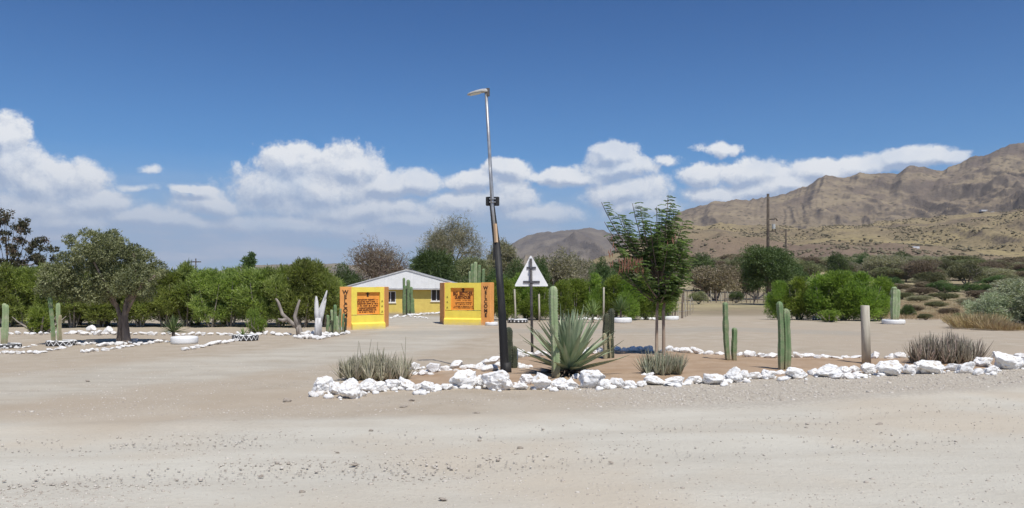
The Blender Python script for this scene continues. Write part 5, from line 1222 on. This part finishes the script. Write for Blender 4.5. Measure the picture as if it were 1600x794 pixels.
# feathery tree in the bed
def feathery_tree():
    p = pick(1031, 556); s = p.y / F_PX; rng = np.random.default_rng(7); rr = random.Random(7)
    t = thing('feathery_tree', 'feathery wind-blown tree with twin slender trunks and brown pods', 'tree', p)
    tops = [(938, 318, -.2), (946, 346, .2), (966, 334, .1), (988, 318, .0), (1004, 322, .3), (1022, 326, -.3), (1044, 305, .0), (1056, 330, .2), (1066, 346, -.1), (1074, 372, .3), (1030, 345, .4), (975, 362, .4), (1010, 356, -.5), (1048, 358, .5), (960, 388, -.3), (985, 380, .3), (1060, 392, -.4), (1035, 384, -.6), (1005, 392, .6), (1078, 402, .2), (1050, 412, .6), (1020, 416, .2), (1066, 430, -.2), (990, 410, -.6), (1042, 440, .4), (1024, 450, .1), (955, 408, .5), (975, 420, .1), (1000, 365, .2), (1012, 376, -.2), (1052, 376, -.4), (1030, 372, .3), (1040, 430, -.5), (1058, 452, .2), (1008, 435, .3), (1066, 410, .1), (1036, 462, -.2), (948, 372, .0), (970, 345, -.2), (1036, 328, .1), (1050, 316, .1), (1000, 345, -.3), (1024, 352, .1), (992, 396, .2)]
    loc = lambda a, b: ((a - 1031) * s, (556 - b) * s)
    mb = MB(); x0, _ = loc(1026, 0); x1, _ = loc(1037, 0)
    m2 = mat('pale_trunk_base', rgb(.40, .32, .24), .9, rgb(.28, .21, .16), 6, .4, 18, stretch=(1, 1, .2))
    for (xa, px1, r) in ((x0, 1030, .034), (x1, 1041, .036)):
        b = MB(); b.tube([(xa, 0, -.1), (xa, 0, .5), (xa * .9, 0, 1.15)], [r * 1.35, r * 1.15, r], 8, cap=False); b.build('trunk', m2, t, True)
        mb.tube([(xa * .9, 0, 1.14), (loc(px1, 0)[0], 0, 1.6), (loc(px1 - 2, 0)[0], 0, 2.1)], [r, r * .85, r * .7], 8, cap=False)
    P = []; D = []
    for (a, b_, y) in tops:
        X_, Z_ = loc(a, b_); src = Vector((loc(1030 + (a - 1030) * .12, 0)[0], y * .3, max(1.35, min(2.0, Z_ - .9)))); tip = Vector((X_, y * 1.2, Z_))
        mid_ = src.lerp(tip, .5) + Vector(((X_) * .12, 0, -.12)); pts = []
        for k in range(9):
            f = k / 8; pts.append((1 - f) ** 2 * src + 2 * f * (1 - f) * mid_ + f * f * tip)
        mb.tube(pts, [.020 * (1 - .8 * k / 8) + .003 for k in range(9)], 5, cap=False)
        # compound leaves along the outer part, blown to the right and arching over
        nl = 38
        for j in range(nl):
            f = .25 + .75 * j / nl; k = min(7, int(f * 8)); q = pts[k].lerp(pts[k + 1], f * 8 - k)
            az = rr.uniform(-1.2, 1.2) if rr.random() < .7 else rr.uniform(0, 6.28); d = Vector((math.cos(az), math.sin(az) * .9, rr.uniform(.1, .65))).normalized()
            Lr = rr.uniform(.15, .26); side = d.cross(Vector((0, 0, 1))).normalized(); npair = 9
            for i_ in range(npair):
                g = (i_ + 1) / npair; c = q + d * (Lr * g) + Vector((.03, 0, -.20)) * (g * g * Lr * 1.9)
                tang = (d * 1.0 + Vector((.03, 0, -.38)) * g).normalized()
                for sg in (-1, 1):
                    P.append(tuple(c)); D.append(tuple((side * sg * .85 + tang * .55 + Vector((0, 0, -.15))).normalized()))
    P = np.array(P); D = np.array(D); n = len(P)
    V, Fc = leaf_quads(P, D, .082, .029, rng)
    m = leaf_mat('feathery_leaf', rgb(.08, .13, .045), rgb(.15, .23, .085), rgb(.29, .38, .19), .55, .42, 0)
    me = np_mesh('crown', V, Fc, m, False, np.clip(np.repeat(rng.random(n // 18), 18)[:n] * .6 + .4 * rng.random(n), 0, 1)); link('crown', me, t)
    mb.build('limbs', M_bark, t, True)
    mp = mat('brown_pod', rgb(.15, .065, .045), .7, rgb(.27, .14, .09), 6)
    pb = MB()
    for k in range(90):
        if k < 74: a, b_ = rr.uniform(962, 1000), rr.uniform(401, 420)
        elif k < 84: a, b_ = rr.uniform(946, 956), rr.uniform(370, 412)
        else: a, b_ = rr.uniform(1035, 1050), rr.uniform(366, 380)
        X_, Z_ = loc(a, b_); y = -rr.uniform(.35, .75) ; L = rr.uniform(.13, .22); w = .014; lx = rr.uniform(-.04, .04)
        pb.add([(X_, y, Z_), (X_ + w, y + .006, Z_ - L * .5), (X_ + lx, y, Z_ - L), (X_ - w, y - .006, Z_ - L * .5), (X_, y + .008, Z_ - L * .5)], [(0, 1, 4), (1, 2, 4), (2, 3, 4), (3, 0, 4), (0, 3, 2, 1)])
    pods = pb.build('seed_pods', mp, t); pods['kind'] = 'stuff'
feathery_tree()

# ------------------------------------------------------------------ bushes beyond the yard
def bush_proto(name, m, seed, wood=M_bark_grey, n=3200, L=.20, w=.07, low=.12, blob=.3, twiggy=False):
    """unit bush: 1 m wide and 1 m high before scaling"""
    rng = np.random.default_rng(seed); t = thing(name, 'proto', 'bush'); mb = MB(); ends = []
    for i in range(5):
        a = i * 1.26 + rng.random(); branches(mb, rng, (0, 0, -.02), (math.cos(a) * .7, math.sin(a) * .7, 1), .3, .022, 2 if not twiggy else 3, 3, ends, spread=.6, up=.1, n0=5, nseg=2)
    mb.build('stems', wood, t)
    blobs = []
    for i in range(30):
        a = rng.random() * 6.28; q = .36 * math.sqrt(rng.random()); z = low + blob * .4 + (.80 - low - blob * .4) * rng.random() * (1 - (q / .5) ** 2 * .8); r_ = blob * (.3 + .35 * rng.random())
        blobs.append(((math.cos(a) * q, math.sin(a) * q, z), (r_, r_, r_ * .9)))
    foliage('crown', blobs, n, 4, L / 5, w / 5, m, t, rng, spread=.8, up=.15, lo=.4, hi=1.1, zmin=.01); return t
BP = {'green': [bush_proto('bush', M_dkgreen, 81), bush_proto('bush', M_dkgreen, 82)],
      'scrub': [bush_proto('bush', M_scrub, 83), bush_proto('bush', M_scrub, 84)],
      'brown': [bush_proto('bush', M_brownbush, 85, M_twig_brown, twiggy=True), bush_proto('bush', M_brownbush, 86, M_twig_brown, twiggy=True)],
      'grey': [bush_proto('bush', M_thorn, 87, M_twig_grey, twiggy=True), bush_proto('bush', M_thorn, 88, M_twig_grey, twiggy=True)]}
words = {'green': 'dark green', 'scrub': 'dull olive', 'brown': 'brown twiggy', 'grey': 'grey thorny'}
def put_bush(kind, px, basey, topy, wpx, label=None, Y=None, k=[0]):
    p = pick(px, basey) if Y is None else at(px, Y)
    H = zof(topy, p.y) - p.z; k[0] += 1
    o = place(BP[kind][k[0] % 2], px, p.y, H * 1.08, wdt(wpx, p.y), label or '', 'bushes beyond the yard', ph=1.0, pw=1.0); o.location = p; return o
BUSH = [  # kind, x, foot, top, width, label
 ('green', 1182, 468, 404, 66, 'dark green lower growth under the spreading tree, left side', None), ('green', 1226, 466, 398, 64, 'dark green lower growth under the spreading tree, right side', None),
 ('grey', 868, None, 385, 110, 'wide grey thorn bush behind the middle hedge, right of the sign', 70), ('green', 835, None, 398, 60, 'dark green bush behind the road sign triangle', 66),
 ('green', 805, None, 404, 50, 'dark green bush between lamp post and road sign', 62), ('green', 938, None, 397, 44, 'dark green bush left of the feathery tree crown', 72), ('grey', 905, None, 392, 80, 'grey thorn bush left of the feathery tree', 85),
 ('green', 1106, None, 392, 62, 'rounded dark green bush behind the brown one, right of the feathery tree', 190), ('scrub', 1155, None, 399, 54, 'olive bush between rounded green bush and dark tree', 180),
 ('brown', 1118, 470, 408, 100, 'wide brown leafless bush behind the wire fence', None), ('brown', 1160, 468, 414, 44, 'smaller brown bush right of the wide brown one', None), ('scrub', 1092, 476, 452, 34, 'low olive bush at the foot of the wire fence', None), ('green', 1150, 474, 455, 30, 'small dark green bush at the right of the wire fence', None),
 ('green', 1312, 432, 392, 46, 'dark green bush behind the right shrubs, left one', None), ('green', 1350, 430, 395, 40, 'dark green bush behind the right shrubs, right one', None), ('scrub', 1262, 440, 402, 54, 'olive bush just right of the dark spreading tree', None), ('green', 1247, 462, 418, 40, 'dark low bush hugging the spreading tree on its right', None),
 ('grey', 1385, 436, 393, 76, 'grey bush above the pale cactus in the white tyre', None), ('brown', 1440, 442, 403, 66, 'reddish brown bush in the middle of the right scrubland', None), ('green', 1450, 410, 388, 22, 'small dark tree on the scrubland skyline, left one', None), ('green', 1488, 408, 390, 30, 'dark tree on the scrubland skyline, middle one', None),
 ('scrub', 1510, 446, 402, 62, 'large olive bush in the middle of the right scrubland', None), ('green', 1545, 408, 383, 62, 'wide dark tree on the scrubland skyline near the right edge', None), ('green', 1590, 406, 378, 60, 'dark tree on the scrubland skyline at the right edge', None), ('brown', 1588, 420, 400, 60, 'brown bush at the right edge below the skyline trees', None),
 ('scrub', 1410, 425, 398, 46, 'dull bush behind the reddish brown one', None), ('scrub', 1560, 428, 404, 40, 'olive bush left of the right edge brown bush', None), ('grey', 1470, 418, 398, 40, 'grey bush below the skyline trees', None), ('brown', 1520, 414, 398, 40, 'brown bush just below the wide skyline tree', None),
 ('scrub', 1640, 420, 384, 70, 'olive bush beyond the right edge', None), ('green', 1330, 455, 425, 60, 'dark bush directly behind the bright green shrubs', None), ('scrub', 1225, 455, 425, 60, 'olive bush under the spreading tree', None), ('scrub', 1290, 420, 399, 50, 'far olive bush right of the second pole', None), ('scrub', 1005, None, 400, 70, 'olive bush behind the feathery tree', 95), ('grey', 1040, None, 408, 70, 'grey bush behind the feathery tree trunk', 90), ('green', 975, None, 404, 60, 'dark bush behind the brown pods', 100)]
for (k, px, by, ty, w, lb, Y_) in BUSH: put_bush(k, px, by or 470, ty, w, lb, Y_)
rng_b = random.Random(12)
far_b = []
for i in range(235):                                                   # scrub over the rising ground at the right
    px = rng_b.uniform(1065, 1700); by = (403 + 30 * rng_b.random()) if (px < 1375 or i % 3) else 436 + 30 * rng_b.random() ** 1.4
    kd = rng_b.choice(['scrub', 'brown', 'grey', 'scrub', 'green', 'grey', 'brown'])
    h_ = rng_b.uniform(11, 27); w_ = rng_b.uniform(24, 70)
    zone = ('left of the tall pole' if px < 1195 else 'between the two poles' if px < 1235 else 'right of the short pole' if px < 1300 else 'above the bright shrubs' if px < 1390 else 'left of the reddish bush' if px < 1425 else 'beside the reddish bush' if px < 1475 else 'beside the olive bush' if px < 1540 else 'near the right edge')
    lb = '%s %s bush, %s scrubland, %s' % ('big' if w_ > 40 else 'small', words[kd], 'upper' if by < 418 else 'middle' if by < 434 else 'lower', zone)
    far_b.append((lb, px, put_bush(kd, px, by, by - h_, w_, lb)))
for lb in set(q[0] for q in far_b):
    same = sorted([q for q in far_b if q[0] == lb], key=lambda q: q[1])
    if len(same) > 1:
        for n_, q in enumerate(same): q[2]['label'] = '%s, %s from left' % (lb, ordn(n_))
for i, (px, py, h_, w_, kd) in enumerate([(1428, 488, 12, 34, 'brown'), (1446, 500, 11, 30, 'scrub'), (1462, 482, 13, 40, 'scrub'), (1484, 494, 14, 36, 'brown'), (1500, 503, 16, 32, 'scrub'), (1512, 480, 16, 44, 'grey'), (1436, 472, 12, 44, 'grey'), (1475, 470, 14, 46, 'scrub'), (1530, 468, 16, 50, 'brown'), (1408, 468, 13, 40, 'scrub')]):
    put_bush(kd, px, py, py - h_, w_, 'low %s bush left of the silvery bush, %s' % (words[kd], ['beside the pale cactus', 'nearest the yard edge', 'in the middle', 'right of the middle', 'nearest the silvery bush', 'behind its left end', 'far left back', 'middle back', 'rightmost back', 'behind the pale cactus'][i]))
for i in range(12):                                                    # behind the left hedge and the house
    px = -60 + i * 55 + rng_b.uniform(-15, 15); 
    if 540 < px: continue
    o = put_bush('scrub', px, 470, rng_b.uniform(418, 426), rng_b.uniform(60, 90), 'dull olive bush far behind the left hedge, %s from the left' % ordn(i), Y=60)
for i, (px, t_) in enumerate([(535, 412), (560, 425), (740, 425), (770, 415)]):
    put_bush('green', px, 470, t_, 60, 'dark green bush beside the house, %s from the left' % ORD[i], Y=82 if px < 700 else 60)
# silver bush at the right edge, with dry grass
sb = bush_proto('silver_bush', M_salt, 91, n=7000, L=.17, w=.05, low=.0, blob=.34)
sb2 = place(sb, 1612, 37.5, 2.5, 5.0, 'large silvery grey-green bush at the right edge', 'silvery bushes', ph=1, pw=1)
place(sb, 1546, 37.0, 1.75, 2.5, 'smaller silvery bush at the left of the large one', 'silvery bushes', ph=1, pw=1)
place(sb, 1668, 36, 2.4, 3.6, 'silvery bush partly beyond the right edge', 'silvery bushes', ph=1, pw=1)
place(BP['green'][0], 1414, 49, .95, 1.3, 'low dark leafy bush right of the pale cactus in its tyre', 'bushes beyond the yard', ph=1, pw=1)
M_grass = leaf_mat('dry_grass', rgb(.30, .20, .11), rgb(.42, .31, .18), rgb(.56, .46, .28), .2, .8, .1)
def grass_tuft(n, seed, H=.5, W_=.5):
    rng = np.random.default_rng(seed); a = rng.random(n) * 6.28; q = W_ * .5 * np.sqrt(rng.random(n)); P = np.stack([np.cos(a) * q, np.sin(a) * q, np.zeros(n)], -1)
    D = np.stack([np.cos(a) * q * 1.2 + rng.normal(size=n) * .25, np.sin(a) * q * 1.2 + rng.normal(size=n) * .25, np.ones(n)], -1)
    V, Fc = leaf_quads(P, D, H * (.5 + .6 * rng.random(n)), .014, rng); return V, Fc, rng.random(n)
V, Fc, tn = grass_tuft(620, 3, .5, .8); gme = np_mesh('dry_grass_tuft', V, Fc, M_grass, False, tn)
for i, (px, py, s) in enumerate([(1508, 512, 1.1), (1522, 514, 1.5), (1538, 512, 1.3), (1550, 516, 1.0), (1490, 505, .8), (1565, 517, .8), (1590, 517, .7)]):
    o = link('dry_grass_tuft', gme); o.location = pick(px, py); o.scale = (s * 1.3, s * 1.3, s); o.rotation_euler = (0, 0, i * 1.7)
    tag(o, ('tan dry grass tuft at the foot of the silvery bushes, %s of its row' % ordn(i) if py > 505 else 'straw grass tuft on rough ground left of the silvery bushes, %s nearest' % ordn(i)), 'grass', 'dry grass tufts')
def leaf_litter():
    """dry grass and stubble over the rough ground far right"""
    rng = np.random.default_rng(9); V = []; F_ = []; T = []; b = 0
    for i in range(5200):
        Y = 43 + 130 * rng.random() ** 1.2; X = Y * (.45 + .30 * rng.random())
        v, f, t_ = grass_tuft(14, i, .20 + .30 * rng.random() * min(1, Y / 90), 1.3); v = v + np.array([X, Y, g1(X, Y) - .01]); V.append(v); F_.append(f + b); T.append(t_); b += len(v)
    me = np_mesh('dry_grass', np.concatenate(V), np.concatenate(F_), M_grass, False, np.concatenate(T)); tag(link('dry_grass', me), 'short dry grass over the rough ground at the right', 'grass', kind='stuff')
leaf_litter()
def scrub_dots():
    """thousands of low thorn bushes peppering the foothills and the mountain foot"""
    rng = np.random.default_rng(31); V0, F0 = ICO[1]; VV = []; FF = []; T = []; b = 0
    for (px, Ds, Z), n, smin, smax, lim in ((FT, 26000, .5, 2.0, 109), (MT, 6000, 1.6, 4.5, 110)):
        k = rng.integers(0, len(px) - 1, n); r_ = rng.random(n) ** .8 * (lim if lim < len(Ds) else len(Ds) - 1); j = r_.astype(int)
        fx = rng.random(n); fy = r_ - j
        z = (Z[j, k] * (1 - fx) + Z[j, k + 1] * fx) * (1 - fy) + (Z[j + 1, k] * (1 - fx) + Z[j + 1, k + 1] * fx) * fy
        D = Ds[j] * (1 - fy) + Ds[j + 1] * fy; X = (px[k] * (1 - fx) + px[k + 1] * fx - 800) / F_PX * D
        keep = fbm(X / 45, D / 45, 4, 77) > .49; X, D, z = X[keep], D[keep], z[keep]; n = len(X)
        s = smin + (smax - smin) * rng.random(n) ** 2
        v = V0[None] * (1 + .5 * (rng.random((n, len(V0), 1)) - .5)) * s[:, None, None] * np.array([1, 1, .7]) * .7
        v = v + np.stack([X, D, z + s * .25], -1)[:, None, :]; VV.append(v.reshape(-1, 3)); FF.append((F0[None] + (np.arange(n) * len(V0))[:, None, None]).reshape(-1, 3) + b); b += n * len(V0); T.append(np.repeat(rng.random(n), len(F0)))
    me = np_mesh('hill_scrub', np.concatenate(VV), np.concatenate(FF), leaf_mat('hill_scrub_leaf', rgb(.12, .105, .065), rgb(.165, .14, .09), rgb(.22, .18, .12), 0, .9, 0), False, np.concatenate(T))
    tag(link('hill_scrub', me), 'dark dots of low thorn scrub over the foothills', 'scrub', kind='stuff')
scrub_dots()

# ------------------------------------------------------------------ utility poles, fence, far huts
def utility_pole(px, Y, topy, w, label, gear):
    p = at(px, Y); H = zof(topy, Y) - p.z; r = wdt(w, Y) / 2; t = thing('utility_pole', label, 'pole', p)
    m = mat('pole_timber', rgb(.06, .048, .04), .9, rgb(.11, .09, .07), 3)
    b = MB(); b.tube([(0, 0, -.3), (0, 0, H)], [r * 1.1, r * .8], 8); b.build('pole', m, t, True)
    if gear:
        z = zof(343, Y) - p.z; b = MB(); b.tube([(0, 0, z), (1.3, 0, z + .1), (1.5, 0, z - .2)], [.1, .1, .12], 6); b.build('arm', m, t)
        b = MB(); b.tube([(.9, 0, z - .75), (.9, 0, z - 1.5)], [.28, .28], 10); b.build('transformer', mat('transformer_paint', rgb(.45, .46, .45), .6), t)
        b = MB(); b.box((.5, 0, z - 1.9), (1.6, .15, .15)); b.build('crossbar', m, t)
        for x in (.2, .7, 1.2):
            b = MB(); b.tube([(x, 0, z - 1.83), (x, 0, z - 1.5)], [.06, .045], 6); b.build('insulator', M_black, t)
    else:
        b = MB(); b.box((0, 0, H - .4), (1.2, .12, .12)); b.build('crossbar', m, t)
utility_pole(1200, 128, 303, 5.2, 'tall dark utility pole with a transformer above the spreading tree', True)
utility_pole(1228, 165, 358, 3.2, 'short distant utility pole right of the tall one', False)
utility_pole(306, 95, 404, 2.2, 'small far pole poking over the left hedge', False)
def wire_fence():
    a = at(1068, 122); b_ = at(1205, 118); t = thing('wire_fence', 'wire fence with thin uneven wooden posts across the back of the yard', 'fence', a)
    rng = random.Random(8); n = 22; tops = []
    for i in range(n):
        f = i / (n - 1) + rng.uniform(-.012, .012); p = a.lerp(b_, min(1, max(0, f))); p.z = g1(p.x, p.y); q = p - a; h = rng.uniform(1.35, 1.9); b = MB()
        r = rng.uniform(.05, .10); lx = rng.uniform(-.12, .12); b.tube([q + Vector((0, 0, -.2)), q + Vector((lx, 0, h))], [r, r * .9], 6)
        b.build('fence_post', M_bark if rng.random() < .6 else M_wood, t); tops.append(q)
    for z in (.3, .65, 1.0, 1.3):
        b = MB(); b.tube([q + Vector((0, 0, z)) for q in tops], .012, 4); b.build('wire', M_galv, t)
wire_fence()
def stick_fence():
    a = at(1040, 42.5); t = thing('stick_fence', 'rough fence of upright sticks at the right end of the middle hedge', 'fence', a); rng = random.Random(18)
    pts = [(1040, 43), (1044, 43.5), (1047, 44), (1051, 44.5), (1054, 45), (1058, 45.6), (1066, 46.5), (1074, 60), (1072, 53), (1083, 75), (1079, 67)]
    for (px, Y) in pts:
        q = at(px, Y) - a; h = rng.uniform(1.3, 2.0) * (1.05 if px == 1066 else .92); b = MB(); r = rng.uniform(.025, .05) * (1.5 if px == 1066 else 1)
        b.tube([q + Vector((0, 0, -.1)), q + Vector((rng.uniform(-.1, .1), 0, h * .6)), q + Vector((rng.uniform(-.15, .15), 0, h))], [r, r * .85, r * .6], 6); b.build('stick', M_bark if rng.random() < .6 else M_wood, t)
    for z in (.4, .9, 1.3):
        b = MB(); b.tube([at(px, Y) - a + Vector((0, 0, z)) for (px, Y) in sorted(pts, key=lambda q: q[1])], .01, 4); b.build('wire', M_galv, t)
stick_fence()
def hut(px, py, w, h, label, H_):
    """small white building on the slopes, set where the sight line meets the hill"""
    pxs, Ds, Z = H_; k = int(np.argmin(abs(pxs - px))); pr = HOR - (Z[:, k] - H_CAM) / Ds * F_PX
    j = next((i for i in range(3, len(Ds) - 8) if pr[i] <= py), len(Ds) - 9)
    p = Vector(((px - 800) / F_PX * Ds[j], Ds[j], float(Z[j, k]) - .3)); u = Ds[j] / F_PX; W_, h = w * u, h * u; t = thing('far_building', label, 'building', p)
    b = MB(); b.box((0, 0, h / 2), (W_, W_ * .5, h)); b.build('wall', M_white_paint, t)
    b = MB(); y = W_ * .27; x = W_ / 2 + .2; vs = [(-x, -y, h), (x, -y, h), (x, y, h), (-x, y, h), (-x, 0, h * 1.4), (x, 0, h * 1.4)]
    b.add(vs, [(0, 1, 5, 4), (2, 3, 4, 5), (0, 4, 3), (1, 2, 5), (3, 2, 1, 0)]); b.build('roof', M_roof, t)
hut(1430, 388, 11, 2.6, 'small white building at the foot of the yellow slope', FT)
hut(1538, 333, 12, 2.0, 'white building high on the mountain foot, left one of two', MT)
hut(1551, 334, 6, 1.6, 'tiny white building beside the larger one on the mountain foot', MT)

# ------------------------------------------------------------------ haze
def haze():
    b = MB(); b.box((0, 3000, 410), (23000, 20000, 860)); m = bpy.data.materials.new('haze_air'); m.use_nodes = True; nt = m.node_tree; nt.nodes.clear()
    out = nt.nodes.new('ShaderNodeOutputMaterial'); v = nt.nodes.new('ShaderNodeVolumePrincipled'); v.inputs['Density'].default_value = HAZE; v.inputs['Color'].default_value = (.80, .88, 1, 1); v.inputs['Anisotropy'].default_value = .2
    nt.links.new(v.outputs[0], out.inputs['Volume']); o = b.build('haze', m); tag(o, 'thin blue desert haze over the plain', kind='stuff')
HAZE = .000045
haze()
# shift any unused prototypes out: every prototype must have been placed
for pr in protos + protos_b + [lowp, sb] + sum(BP.values(), []):
    if pr.name not in used:
        for ch in list(pr.children): bpy.data.objects.remove(ch)
        bpy.data.objects.remove(pr)
